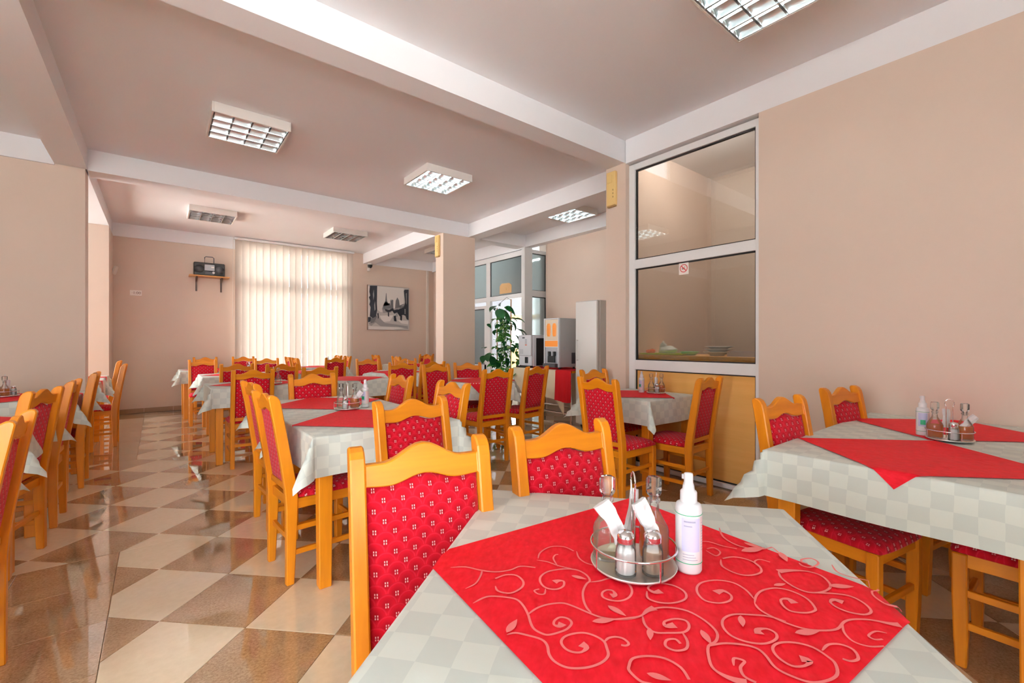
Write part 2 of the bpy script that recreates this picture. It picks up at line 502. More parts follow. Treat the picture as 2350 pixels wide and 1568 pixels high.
# right wall (solid part) and its white top band
struct('wall_right', B().box(WX, WX + 0.22, YB, 1.495, 0, 2.978), M['peach'])
struct('trim_1', B().box(WX, WX + 0.22, YB, 2.74, 2.978, CEIL), M['white'])
# pier between the kitchen glazing and the passage
struct('wall_pier', B().box(WX, 4.36, 2.74, 2.985, 0, SOF), M['peach'])
struct('wall_kitchen_side', B().box(4.36, 5.72, 2.74, 2.985, 0, CEIL), M['peach'])
# cross beams
struct('trim_2', B().box(LB, 5.5, 2.752, 2.957, SOF, CEIL + 0.01), M['white'])
struct('trim_3', B().box(-0.57, 5.5, 6.33, 6.585, SOF, CEIL + 0.01), M['white'])
struct('trim_4', B().box(-0.81, -0.57, YB, 6.33, SOF + 0.01, CEIL + 0.01), M['white'])
struct('trim_5', B().box(4.10, 4.34, 2.957, 6.33, SOF, CEIL + 0.01), M['white'])
struct('trim_6', B().box(3.62, 3.86, 6.585, YF, SOF, CEIL + 0.01), M['white'])
struct('trim_7', B().box(5.36, 5.52, 2.985, 6.33, SOF, CEIL + 0.01), M['white'])
# free-standing column
struct('wall_column', B().box(3.62, 4.235, 6.335, 6.58, 0, SOF), M['peach'])
# left cross wall that faces the camera, with its white top band
struct('wall_left_front', B().box(LB, XL, 6.335, 6.585, 0, 3.0), M['peach'])
struct('trim_8', B().box(LB, -0.81, 6.315, 6.585, 2.985, CEIL), M['white'])
struct('ceiling', B().box(LB - 0.2, 5.72, YB - 0.2, YF + 0.25, CEIL, CEIL + 0.15), M['white'])
# wide opening on the left of the far bay: header and pier, and the sunny annex behind it
AX = -2.1
struct('trim_13', B().box(-0.95, XL, 6.585, YF, 3.0, CEIL + 0.01), M['white'])
struct('wall_left_pier', B().box(-0.95, XL, 9.17, YF, 0, 3.0), M['peach'])
b = B().box(AX - 0.2, AX, 6.585, 6.66, 0, CEIL).box(AX - 0.2, AX, 9.86, YF + 0.22, 0, CEIL).box(AX - 0.2, AX, 6.66, 9.86, 0, 0.08).box(AX - 0.2, AX, 6.66, 9.86, 3.13, CEIL).box(AX, -0.96, 6.585, 6.60, 0, CEIL)
struct('wall_left', b, M['white'])
b = B()
for y in (6.66, 8.23, 9.80): b.box(AX - 0.16, AX - 0.10, y, y + 0.06, 0.08, 3.13)
for z in (0.08, 3.07): b.box(AX - 0.16, AX - 0.10, 6.66, 9.86, z, z + 0.06)
w1 = struct('window_1', b, M['pvc'])
for y0, y1 in ((6.72, 8.23), (8.29, 9.80)): B().box(AX - 0.133, AX - 0.127, y0, y1, 0.14, 3.07).build('pane', M['glass'], w1)
# far wall with the wide window behind the blind
FX0, FX1, FZ0, FZ1 = 1.2, 3.28, 0.25, 3.1
b = B().box(AX - 0.2, FX0, YF, YF + 0.22, 0, CEIL).box(FX1, 5.52, YF, YF + 0.22, 0, CEIL)
b.box(FX0, FX1, YF, YF + 0.22, 0, FZ0).box(FX0, FX1, YF, YF + 0.22, FZ1, CEIL)
struct('wall_far', b, M['peach'])
struct('trim_9', B().box(XL, 1.17, YF - 0.018, YF, SOF, CEIL), M['white'])
struct('trim_10', B().box(3.86, 5.6, YF - 0.018, YF, SOF, CEIL), M['white'])
fr = 0.06
b = B()
for x in (FX0, 2.21, FX1 - fr): b.box(x, x + fr, YF + 0.09, YF + 0.15, FZ0, FZ1)
for z in (FZ0, 2.24, FZ1 - fr): b.box(FX0, FX1, YF + 0.09, YF + 0.15, z, z + (fr if z != 2.24 else 0.12))
w2 = struct('window_2', b, M['pvc'])
for (x0, x1) in ((FX0 + fr, 2.21), (2.21 + fr, FX1 - fr)):
    for (z0, z1) in ((FZ0 + fr, 2.24), (2.36, FZ1 - fr)):
        B().box(x0, x1, YF + 0.117, YF + 0.123, z0, z1).build('pane', M['glass'], w2)
bb = struct('baseboard_far', B().box(XL, 5.4, YF - 0.012, YF, 0, 0.004), M['grout'])
x = XL
while x < 5.2:
    B().box(x + 0.002, min(x + 0.398, 5.4), YF - 0.012, YF - 0.001, 0.002, 0.082).build('tile', M['skirting'], bb)
    x += 0.4
bb = struct('baseboard_left', B().box(XL, XL + 0.012, 9.17, YF, 0, 0.004), M['grout'])
for y in (9.17, 9.55): B().box(XL + 0.001, XL + 0.012, y + 0.002, min(y + 0.376, YF - 0.013), 0.002, 0.082).build('tile', M['skirting'], bb)
# side bay and the wall behind the photographer, both with long window openings
b = B().box(LB - 0.2, LB, YB, 6.585, 0, 0.15).box(LB - 0.2, LB, YB, 6.585, 2.9, CEIL)
for y0, y1 in ((YB, -1.7), (1.3, 6.585)): b.box(LB - 0.2, LB, y0, y1, 0.15, 2.9)
struct('wall_left_side', b, M['peach'])
b = B().box(LB - 0.2, WX + 0.22, YB - 0.2, YB, 0, 0.15).box(LB - 0.2, WX + 0.22, YB - 0.2, YB, 2.9, CEIL)
for x0, x1 in ((LB - 0.2, -3.3), (0.05, WX + 0.22)): b.box(x0, x1, YB - 0.2, YB, 0.15, 2.9)
struct('wall_back', b, M['peach'])
for i, (a0, a1, horiz) in enumerate(((-1.7, 1.3, False), (-3.3, 0.05, True))):
    b = B()
    for k in range(3):
        t = a0 + (a1 - a0 - 0.06) * k / 2
        if horiz: b.box(t, t + 0.06, YB - 0.14, YB - 0.08, 0.15, 2.9)
        else: b.box(LB - 0.14, LB - 0.08, t, t + 0.06, 0.15, 2.9)
    for z in (0.15, 2.84):
        if horiz: b.box(a0, a1, YB - 0.14, YB - 0.08, z, z + 0.06)
        else: b.box(LB - 0.14, LB - 0.08, a0, a1, z, z + 0.06)
    w = struct('window_%d' % (i + 5), b, M['pvc'])
    mid = (a0 + a1) / 2
    for (p0, p1) in ((a0 + 0.06, mid - 0.03), (mid + 0.03, a1 - 0.06)):
        if horiz: B().box(p0, p1, YB - 0.113, YB - 0.107, 0.21, 2.84).build('pane', M['glass'], w)
        else: B().box(LB - 0.113, LB - 0.107, p0, p1, 0.21, 2.84).build('pane', M['glass'], w)
# passage wall on the right, its rounded end, and the porch glazing
struct('wall_passage', B().box(5.5, 5.72, 2.985, 5.88, 0, CEIL).prism([(5.5, 5.88), (5.52, 5.94), (5.57, 5.97), (5.72, 5.97)], 'z', 0, CEIL), M['peach'])
struct('wall_porch_right', B().box(5.955, 6.15, 5.97, 6.6, 0, CEIL).box(5.72, 6.15, 5.85, 5.97, 0, CEIL), M['peach'])
def gl_frame(name, rails, posts, panes, along, at, th=0.06, mat='pvc', gl='door_glass'):
    """a glazed screen in the plane x=at (along 'y') or y=at (along 'x'); every rail, post and pane is a part"""
    def bx(a0, a1, z0, z1, d0, d1):
        return B().box(at + d0, at + d1, a0, a1, z0, z1) if along == 'y' else B().box(a0, a1, at + d0, at + d1, z0, z1)
    a0, a1 = posts[0][0], posts[0][1]
    w = tag(bx(a0, a1, posts[0][2], posts[0][3], -th / 2, th / 2).build(name, M[mat], None, 0.003), kind='structure')
    for p in posts[1:]: bx(p[0], p[1], p[2], p[3], -th / 2, th / 2).build('frame_post', M[mat], w, 0.003)
    for r_ in rails: bx(r_[0], r_[1], r_[2], r_[3], -th / 2 + 0.001, th / 2 - 0.001).build('frame_rail', M[mat], w, 0.003)
    for p in panes:
        bx(p[0], p[1], p[2], p[3], -0.003, 0.003).build('pane', M[gl], w)
        g = 0.010
        q = B()
        for (c0, c1, e0, e1) in ((p[0], p[0] + g, p[2], p[3]), (p[1] - g, p[1], p[2], p[3]), (p[0], p[1], p[2], p[2] + g), (p[0], p[1], p[3] - g, p[3])):
            if along == 'y': q.box(at - 0.012, at + 0.012, c0, c1, e0, e1)
            else: q.box(c0, c1, at - 0.012, at + 0.012, e0, e1)
        q.build('gasket', M['gasket'], w)
    return w
# porch screen along the passage: side light, door leaf (closed), open doorway, transom lights
porch = gl_frame('window_3', [(6.45, 8.6, 2.06, 2.15), (6.45, 8.6, 2.86, 2.96), (7.6, 8.6, 1.92, 1.98)],
                 [(6.38, 6.46, 0, 2.97), (7.47, 7.61, 0, 2.06), (7.47, 7.61, 2.15, 2.86), (8.55, 8.65, 0, 2.97)],
                 [(6.46, 7.47, 2.15, 2.86), (7.61, 8.55, 2.15, 2.86), (7.68, 8.48, 0.75, 1.92)], 'y', 5.4)
B().box(5.38, 5.42, 7.61, 7.69, 0, 1.95).box(5.38, 5.42, 8.47, 8.55, 0, 1.95).box(5.38, 5.42, 7.61, 8.55, 0.0, 0.75).build('door_leaf', M['pvc'], porch, 0.003)
B().box(5.40, 5.52, 8.65, YF, 0, CEIL).build('porch_side_wall', M['peach'], porch)
gl_frame('window_4', [(5.52, 5.96, 2.08, 2.20), (5.52, 5.96, 2.90, 2.97), (5.52, 5.96, 0, 0.12)],
         [(5.34, 5.53, 0, 2.99), (5.89, 5.96, 0, 2.97)], [(5.53, 5.89, 2.20, 2.90), (5.53, 5.89, 0.12, 2.08)], 'x', 6.36, 0.07)
struct('trim_14', B().box(5.72, 9.2, 5.85, 10.15, CEIL, CEIL + 0.12), M['white'])
struct('wall_porch_far', B().box(5.52, 7.88, YF, YF + 0.22, 0, CEIL).box(7.88, 8.4, YF, YF + 0.22, 2.03, CEIL).box(8.4, 9.0, YF, YF + 0.22, 2.75, CEIL), M['grey_wall'])
struct('wall_porch_side', B().box(9.0, 9.2, 5.85, YF + 0.22, 0, CEIL).box(6.15, 9.0, 5.85, 5.97, 0, CEIL), M['grey_wall'])
struct('trim_11', B().box(5.36, 5.52, 6.4, YF, 2.97, CEIL), M['white'])
# kitchen serving window: frame, three fields (two of glass, one oak panel)
kw = gl_frame('window_9', [(1.48, 2.72, 2.905, 2.965), (1.48, 2.72, 1.932, 2.02), (1.48, 2.72, 0.943, 1.037), (1.48, 2.72, 0.0, 0.04)],
              [(1.48, 1.54, 0, 2.965), (2.668, 2.738, 0, 2.965)],
              [(1.54, 2.668, 2.02, 2.905), (1.54, 2.668, 1.037, 1.932)], 'y', 3.70, 0.06, 'pvc', 'kitchen_glass')
B().box(3.70, 3.715, 1.54, 2.668, 0.04, 0.943).build('oak_panel', M['laminate'], kw)
g = 0.010
B().box(3.69, 3.701, 1.54, 1.54 + g, 0.04, 0.943).box(3.69, 3.701, 2.658, 2.668, 0.04, 0.943).box(3.69, 3.701, 1.54, 2.668, 0.933, 0.943).box(3.69, 3.701, 1.54, 2.668, 0.04, 0.05).build('gasket', M['gasket'], kw)
# kitchen behind it
struct('wall_kitchen_back', B().box(5.3, 5.45, 0.2, 2.74, 0, CEIL).box(3.84, 5.3, 0.05, 0.2, 0, CEIL), M['kitchen'])
struct('trim_12', B().box(WX, WX + 0.06, 1.47, 1.495, 0, 0.08), M['tile_brown'])
bb = struct('baseboard_right', B().box(WX - 0.012, WX, YB, 1.495, 0, 0.004), M['grout'])
y = 1.495
while y > -1.0:
    B().box(WX - 0.012, WX - 0.001, y - 0.398, y - 0.002, 0.002, 0.082).build('tile', M['skirting'], bb)
    y -= 0.4

# ------------------------------------------------------------------ floor: grout bed and one object per tile
floor = struct('floor', B().box(LB - 0.2, 9.2, YB - 0.2, YF + 0.25, -0.12, -0.004), M['grout'])
DG = 0.5657; HD = DG / 2; GAP = 0.0016
TX0, TY0 = 0.006, 2.1735       # centre of a cream tile
def clip(poly, ax, val, keep_less):
    out = []
    for i in range(len(poly)):
        a, c = poly[i], poly[(i + 1) % len(poly)]
        ina = (a[ax] <= val) == keep_less or abs(a[ax] - val) < 1e-9
        inc = (c[ax] <= val) == keep_less or abs(c[ax] - val) < 1e-9
        if ina: out.append(a)
        if ina != inc:
            t = (val - a[ax]) / (c[ax] - a[ax])
            out.append((a[0] + (c[0] - a[0]) * t, a[1] + (c[1] - a[1]) * t))
    return out
def area(p): return abs(sum(p[i][0] * p[(i + 1) % len(p)][1] - p[(i + 1) % len(p)][0] * p[i][1] for i in range(len(p)))) / 2
FIELDS = [(-0.172, 3.25, -1.2, 3.41), (-4.4, 3.25, 3.41, 6.0), (-0.172, 3.6, 6.0, 9.62), (3.25, 5.3, 3.1, 6.0)]
tiles = []             # (kind, polygon)
for i in range(-18, 22):
    for j in range(-10, 34):
        cx = TX0 + i * HD; cy = TY0 + j * HD
        if (i + j) % 2: continue
        kind = 'tile_cream' if i % 2 == 0 else 'tile_brown'
        for (x0, x1, y0, y1) in FIELDS:
            p = [(cx, cy - HD), (cx + HD, cy), (cx, cy + HD), (cx - HD, cy)]
            p = clip(p, 0, x0, False)
            if len(p) > 2: p = clip(p, 0, x1, True)
            if len(p) > 2: p = clip(p, 1, y0, False)
            if len(p) > 2: p = clip(p, 1, y1, True)
            if len(p) > 2 and area(p) > 0.002: tiles.append((kind, p))
def in_field(x, y): return any(f[0] - 1e-6 <= x <= f[1] + 1e-6 and f[2] - 1e-6 <= y <= f[3] + 1e-6 for f in FIELDS)
x = -0.9
while x > -2.09:
    y = 9.9
    while y > 6.6:
        xa, ya = max(-2.1, x - 0.4), max(6.59, y - 0.4)
        tiles.append(('tile_cream', [(xa, ya), (x, ya), (x, y), (xa, y)])); y -= 0.4
    x -= 0.4
# plain brown bands outside the chequered fields, laid square
for (bx0, bx1, by0, by1) in ((-4.4, -0.172, -1.0, 3.41), (-0.9, -0.172, 6.0, 9.9), (-0.172, 3.6, 9.62, 9.9), (3.25, 3.62, -1.0, 2.74), (3.25, 5.3, 2.99, 3.1), (3.25, 5.3, 6.0, 6.33), (3.6, 5.36, 6.0, 9.9)):
    x = bx1
    while x > bx0 + 0.01:
        xa = max(bx0, x - 0.4); y = by1
        while y > by0 + 0.01:
            ya = max(by0, y - 0.4)
            tiles.append(('tile_brown', [(xa, ya), (x, ya), (x, y), (xa, y)])); y -= 0.4
        x -= 0.4
sy, cyw = math.sin(R(YAW)), math.cos(R(YAW))
def tile_size(p):
    cx = sum(q[0] for q in p) / len(p); cy = sum(q[1] for q in p) / len(p)
    d = cx * sy + cy * cyw; r_ = cx * cyw - cy * sy
    if d < 0.3 or abs(r_) > d * 1.25 or d * 0.80 < EYE: return -1.0 - abs(cx) - abs(cy)
    return area(p) / d ** 3
tiles.sort(key=lambda t: -tile_size(t[1]))
def tile_b(p, b):
    cx = sum(q[0] for q in p) / len(p); cy = sum(q[1] for q in p) / len(p)
    def inset(q, k):
        dx, dy = q[0] - cx, q[1] - cy; l = math.hypot(dx, dy)
        return (q[0] - dx / l * k, q[1] - dy / l * k)
    n = len(p)
    lo = [(*inset(q, GAP), -0.006) for q in p]; mi = [(*inset(q, GAP), -0.0008) for q in p]; hi = [(*inset(q, GAP + 0.0016), 0.0) for q in p]
    f = [tuple(range(2 * n, 3 * n))]
    for k in range(2):
        for i in range(n): f.append((k * n + i, k * n + (i + 1) % n, (k + 1) * n + (i + 1) % n, (k + 1) * n + i))
    return b.add(lo + mi + hi, f)
shared = {}
rest = {'tile_cream': B(), 'tile_brown': B()}
for idx, (kind, p) in enumerate(tiles):
    if idx >= 300: tile_b(p, rest[kind]); continue
    cx = sum(q[0] for q in p) / len(p); cy = sum(q[1] for q in p) / len(p)
    q = [(round(a - cx, 4), round(c_ - cy, 4)) for a, c_ in p]
    key = (kind, tuple(q))
    if key not in shared: shared[key] = tile_b(q, B()).mesh('tile', M[kind])
    o = link('tile', shared[key], floor); o.location = (cx, cy, 0)
for kind in rest:
    if rest[kind].v: tag(rest[kind].build('distant_tiles', M[kind], floor), kind='stuff')

# outside: paving, the pale building across the yard, the porch roof and wall
struct('ground', B().box(-40, 40, -40, 60, -0.3, -0.13), M['asphalt'])

# ------------------------------------------------------------------ ceiling lamps (louvre boxes)
def make_lamp(on):
    o = empty('ceiling_lamp', '', 'lamp')
    S, Hh = 0.30, 0.085
    b = B()
    t = 0.014
    b.box(-S, S, -S, -S + t, -Hh, 0).box(-S, S, S - t, S, -Hh, 0).box(-S, -S + t, -S + t, S - t, -Hh, 0).box(S - t, S, -S + t, S - t, -Hh, 0)
    b.box(-S + t, S - t, -S + t, S - t, -0.012, 0)
    b.build('housing', M['lamp_white'], o, 0.002)
    n = 4; q = S - t - 0.004; w = 2 * q / n
    tube = M['tube_on'] if on else M['tube_off']
    for k in range(n):
        x = -q + w * (k + 0.5)
        B().tube([(x, -q + 0.01, -0.038), (x, q - 0.01, -0.038)], 0.011, 10).build('fluorescent_tube', tube, o)
        r = B(); c = []
        for i in range(9):
            a = PI * i / 8
            c.append((x - (w / 2 - 0.006) * math.cos(a) , -0.078 + 0.055 * math.sin(a) ** 0.8))
        v = [(p[0], -q, p[1]) for p in c] + [(p[0], q, p[1]) for p in c]
        r.add(v, [(i, i + 1, 9 + i + 1, 9 + i) for i in range(8)], True).build('reflector', M['mirror'], o, fix=False)
    for k in range(n + 1):
        x = -q + w * k
        B().prism([(x - 0.006, -0.082), (x + 0.006, -0.082), (x + 0.001, -0.03), (x - 0.001, -0.03)], 'y', -q, q).build('louvre_rail', M['mirror'], o)
    for k in range(n + 1):
        y = -q + w * k
        lb = B()
        for m_ in range(n):
            x0 = -q + w * m_
            pts = [(x0 + w * i / 6, -0.082 + 0.030 * math.sin(PI * i / 6)) for i in range(7)]
            v = [(p[0], y - 0.007, -0.082) for p in pts] + [(p[0], y, p[1] + 0.006) for p in pts] + [(p[0], y + 0.007, -0.082) for p in pts]
            lb.add(v, [(i, i + 1, 7 + i + 1, 7 + i) for i in range(6)] + [(7 + i, 7 + i + 1, 14 + i + 1, 14 + i) for i in range(6)])
        lb.build('cross_louvre', M['mirror'], o, fix=False)
    remember(o)
    return o
lamp_on, lamp_off = make_lamp(True), make_lamp(False)
u_on = u_off = False
LG = 'square louvre ceiling lamps'
for (x, y, on, lab) in (
    (0.65, 4.72, True, 'lit square louvre ceiling lamp on the left of the middle ceiling bay'),
    (2.64, 4.75, True, 'lit square louvre ceiling lamp on the right of the middle ceiling bay'),
    (2.61, 1.03, True, 'large lit louvre ceiling lamp cut by the top edge, above the foreground'),
    (4.86, 4.72, True, 'lit louvre ceiling lamp in the passage beside the yellowed alarm box'),
    (0.65, 8.22, False, 'unlit louvre ceiling lamp left of the blind in the far bay'),
    (2.67, 8.22, False, 'unlit louvre ceiling lamp in front of the blind in the far bay'),
    (4.78, 8.35, False, 'unlit ceiling lamp half hidden behind the free-standing column')):
    if on: o = place_copy(lamp_on, not u_on, (x, y, CEIL), R(90) if x < 1 else 0, lab, LG); u_on = True
    else: o = place_copy(lamp_off, not u_off, (x, y, CEIL), 0, lab, LG); u_off = True
# added fill lamp, kept out of sight above the serving window, to brighten the kitchen
kl = empty('kitchen_fill_lamp', 'added unseen batten lamp that brightens the kitchen behind the serving window', 'lamp', (3.96, 2.0, CEIL))
B().box(-0.05, 0.05, -0.6, 0.6, -0.045, 0).build('housing', M['lamp_white'], kl)
B().tube([(0, -0.56, -0.065), (0, 0.56, -0.065)], 0.016, 8).build('fluorescent_tube', M['tube_kitchen_fill'], kl)

pl_ = empty('porch_lamp', 'white batten lamp on the porch ceiling behind the transom windows', 'lamp', (6.9, 7.9, CEIL))
B().box(-0.06, 0.06, -0.6, 0.6, -0.05, 0).build('housing', M['lamp_white'], pl_)
B().tube([(0, -0.56, -0.07), (0, 0.56, -0.07)], 0.018, 8).build('fluorescent_tube', M['tube_porch'], pl_)

# ------------------------------------------------------------------ vertical blind
vb = empty('vertical_blind', 'pale translucent vertical blind drawn across the wide far window', 'blind', (0, YF - 0.12, 0))
B().box(1.12, 3.37, -0.035, 0.035, 3.155, CEIL - 0.012).build('head_rail', M['pvc'], vb, 0.003)
ns = 19; pitch = (3.35 - 1.14) / ns
for k in range(ns):
    x = 1.14 + pitch * (k + 0.5)
    a = R(random.choice((10, 12, 14, 16, 20)))
    b = B()
    hw = 0.0635
    pts = []
    for i in range(5):
        t = -1 + i / 2
        px = hw * t; py = 0.006 * (1 - t * t)
        pts.append((x + px * math.cos(a) - py * math.sin(a), px * math.sin(a) + py * math.cos(a)))
    zt, zb = 3.155, 0.10
    v = [(p[0], p[1], zb) for p in pts] + [(p[0], p[1], zt) for p in pts]
    b.add(v, [(i, i + 1, 5 + i + 1, 5 + i) for i in range(4)], True).build('slat', M['slat'], vb, fix=False)
B().tube([(1.105, -0.03, 3.15), (1.102, -0.035, 2.2), (1.098, -0.04, 1.55)], 0.004, 6).build('tilt_cord', M['camera_white'], vb)

# ------------------------------------------------------------------ things on walls and columns
def alarm(loc, rz, label):
    o = empty('alarm_box', label, 'alarm box', loc, rz, 'yellowed alarm boxes')
    B().box(-0.055, 0.055, -0.04, 0, -0.17, 0.17).build('case', M['alarm'], o, 0.006)
    B().box(-0.045, 0.02, -0.047, -0.039, 0.055, 0.135).build('cover_plate', M['alarm'], o, 0.003)
    for z in (-0.02, -0.055, -0.09): B().box(0.026, 0.034, -0.043, -0.039, z - 0.008, z + 0.008).build('indicator', M['alarm_dark'], o)
    B().box(-0.05, 0.05, -0.036, -0.004, -0.185, -0.17).build('cable_cap', M['alarm_dark'], o, 0.002)
    return o
alarm((WX, 2.895, 2.765), R(-90), 'yellowed alarm box high on the pier beside the kitchen window')
alarm((WX, 6.49, 2.80), R(-90), 'yellowed alarm box high on the free-standing column')
# shelf with radio
sh = empty('wall_shelf', 'small wooden wall shelf on two brackets left of the blind', 'shelf', (0.737, YF, 2.42))
B().box(-0.305, 0.305, -0.25, 0, -0.022, 0).build('board', M['shelf_wood'], sh, 0.003)
for x in (-0.19, 0.19):
    B().prism([(-0.008, -0.022), (-0.20, -0.022), (-0.20, -0.032), (-0.03, -0.10), (-0.016, -0.27), (0, -0.27), (0, -0.022)], 'x', x - 0.013, x + 0.013).build('bracket', M['bracket'], sh)
ra = empty('radio', 'black portable radio with raised handle on the wall shelf', 'radio', (0.735, YF - 0.13, 2.421))
B().box(-0.235, 0.235, -0.07, 0.09, 0.0, 0.235).build('case', M['black'], ra, 0.012)
for s_ in (-1, 1):
    c = B()
    c.lathe([(0.0, 0), (0.065, 0.0), (0.07, 0.004), (0.0, 0.008)], 20, cap=False)
    k = c.build('speaker_grille', M['dark_grey'], ra); k.location = (s_ * 0.155, -0.071, 0.115); k.rotation_euler = (R(90), 0, 0)
dp = B().box(-0.075, 0.075, -0.079, -0.069, 0.09, 0.20).build('display_panel', M['silver'], ra, 0.004)
B().box(0.025, 0.068, -0.083, -0.078, 0.145, 0.165).build('button', M['sign_white'], dp)
B().box(-0.07, 0.06, -0.075, -0.069, 0.02, 0.08).build('cassette_door', M['dark_grey'], ra, 0.003)
kn = B().lathe([(0.022, 0), (0.022, 0.014), (0.016, 0.02)], 16).build('tuning_knob', M['light_case'], ra); kn.location = (0.058, -0.069, 0.058); kn.rotation_euler = (R(90), 0, 0)
B().tube([(-0.07, 0, 0.22), (-0.07, 0, 0.335), (-0.05, 0, 0.352), (0.05, 0, 0.352), (0.07, 0, 0.335), (0.07, 0, 0.22)], 0.007, 8).build('handle', M['dark_grey'], ra)
# small number plate on the far wall
pl = empty('wall_plate', 'small white plate with dark figures low left of the wall shelf', 'plate', (-0.293, YF, 2.055))
B().box(-0.078, 0.078, -0.008, 0, -0.046, 0.046).build('plate', M['sign_white'], pl, 0.002)
def text(name, body, size, mat, parent, loc, rot, align='CENTER'):
    c = bpy.data.curves.new(name, 'FONT'); c.body = body; c.size = size; c.align_x = align; c.align_y = 'CENTER'; c.extrude = 0.0006
    t = bpy.data.objects.new(name, c)
    dg = None
    COL.objects.link(t)
    bpy.context.view_layer.update()
    me = bpy.data.meshes.new_from_object(t)
    bpy.data.objects.remove(t)
    me.materials.clear(); me.materials.append(mat)
    o = link(name, me, parent); o.location = loc; o.rotation_euler = rot
    return o
text('figures', '\u00b71:00', 0.062, M['brown_ink'], pl, (0.005, -0.0092, 0), (R(90), 0, 0))
# sensor on the far-left wall
se = empty('motion_sensor', 'small white tilted sensor in the far left corner', 'sensor', (XL, 9.80, 2.41))
B().box(0, 0.03, -0.02, 0.02, -0.02, 0.02).build('foot', M['camera_white'], se, 0.003)
k = B().box(0.02, 0.06, -0.035, 0.035, -0.07, 0.07).build('body', M['camera_white'], se, 0.008); k.rotation_euler = (0, R(18), R(-20))
# security camera under the beam
ca = empty('security_camera', 'small dark-domed security camera under the beam right of the blind', 'camera', (3.74, YF - 0.10, 2.99))
B().lathe([(0.055, -0.03), (0.055, 0.0)], 18).build('base', M['camera_white'], ca)
B().lathe([(0.012, -0.105), (0.036, -0.09), (0.05, -0.06), (0.052, -0.03)], 18).build('dome', M['black'], ca)
B().box(-0.06, -0.005, -0.05, 0.05, -0.175, -0.10).build('speaker_case', M['camera_white'], ca, 0.012)
B().box(-0.055, -0.045, 0.02, 0.03, -0.10, -0.02).build('bracket', M['camera_white'], ca)
# conduit on the far wall
cd = empty('cable_conduit', 'pale vertical cable conduit on the far wall beside the column', 'conduit', (5.22, YF, 0))
B().box(-0.03, 0.03, -0.03, 0, 0.09, 2.98).build('trunking', M['camera_white'], cd, 0.003)
# painting
pa = empty('painting', 'black and white canvas of a rainy city street on the far wall', 'painting', (4.217, YF, 2.013))
S = 0.51
B().box(-S, S, -0.035, 0, -S, S).build('stretcher_frame', M['frame_brown'], pa)
B().box(-S + 0.006, S - 0.002, -0.037, -0.034, -S + 0.004, S - 0.004).build('canvas', M['canvas'], pa)
def paint(polys, mat, lift):
    for q in polys: B().prism([((x - 50) * 0.0102, (50 - y) * 0.0102) for x, y in q], 'y', -0.0372 - lift - 0.0004, -0.0370 - lift).build('brushwork', M[mat], pa)
paint([[(22, 2), (86, 2), (86, 45), (70, 50), (30, 60), (22, 55)], [(28, 68), (60, 66), (52, 80), (34, 82)], [(2, 92), (95, 94), (60, 99), (3, 99)], [(70, 76), (97, 78), (97, 86), (80, 84)], [(1, 4), (5, 3), (5, 70), (2, 72)]], 'canvas_lt', 0.0)
paint([[(10, 78), (24, 70), (40, 84), (96, 90), (97, 97), (70, 92), (30, 92)], [(33, 52), (38, 40), (52, 38), (55, 60), (36, 62)], [(54, 34), (59, 30), (61, 55), (54, 56)], [(2, 86), (12, 76), (20, 82), (8, 92)]], 'paint_soft', 0.0006)
paint([[(42.6, 16), (43.6, 16), (45, 34), (50, 44), (36, 46), (41, 34)], [(36, 44), (40, 36), (52, 40), (54, 50), (36, 54)], [(53, 33), (55, 29), (56, 33), (57, 30), (60, 31), (60, 52), (53, 54)], [(64, 52), (66, 32), (70, 24), (74, 31), (77, 50)], [(6, 76), (18, 66), (22, 70), (14, 84), (7, 86)], [(72, 44), (86, 38), (87, 46), (74, 50)]], 'paint_mid', 0.0012)
paint([[(5, 2), (22, 1), (21, 40), (22, 55), (19, 70), (12, 74), (5, 70), (7, 50), (4, 44), (6, 36), (3, 28), (6, 24), (4, 16)], [(1, 72), (8, 72), (6, 82), (1, 84)],
       [(88, 5), (98, 4), (98, 76), (93, 74), (90, 66), (84, 64), (76, 68), (70, 60), (62, 62), (58, 56), (48, 60), (41, 57), (40, 52), (50, 54), (58, 50), (72, 52), (86, 46), (89, 34), (86, 8)],
       [(22, 63), (25, 62), (26, 72), (24, 76)], [(61, 68), (66, 66), (68, 80), (62, 79)], [(77, 66), (82, 66), (81, 78), (77, 76)], [(47, 60), (50, 60), (50, 70), (47, 68)]], 'paint_dark', 0.0018)
paint([[(12, 20), (14, 10), (15, 24), (13, 34)], [(15, 44), (17, 36), (18, 54), (16, 58)], [(91, 14), (93, 12), (93, 36), (92, 40)], [(80, 42), (87, 39), (87, 42), (80, 45)], [(66, 60), (70, 59), (71, 68), (67, 70)], [(88, 50), (90, 50), (90, 62), (88, 62)], [(60, 72), (62, 71), (62, 75), (60, 75)], [(60, 51), (76, 47), (76, 50), (62, 54)]], 'paint_soft', 0.0024)
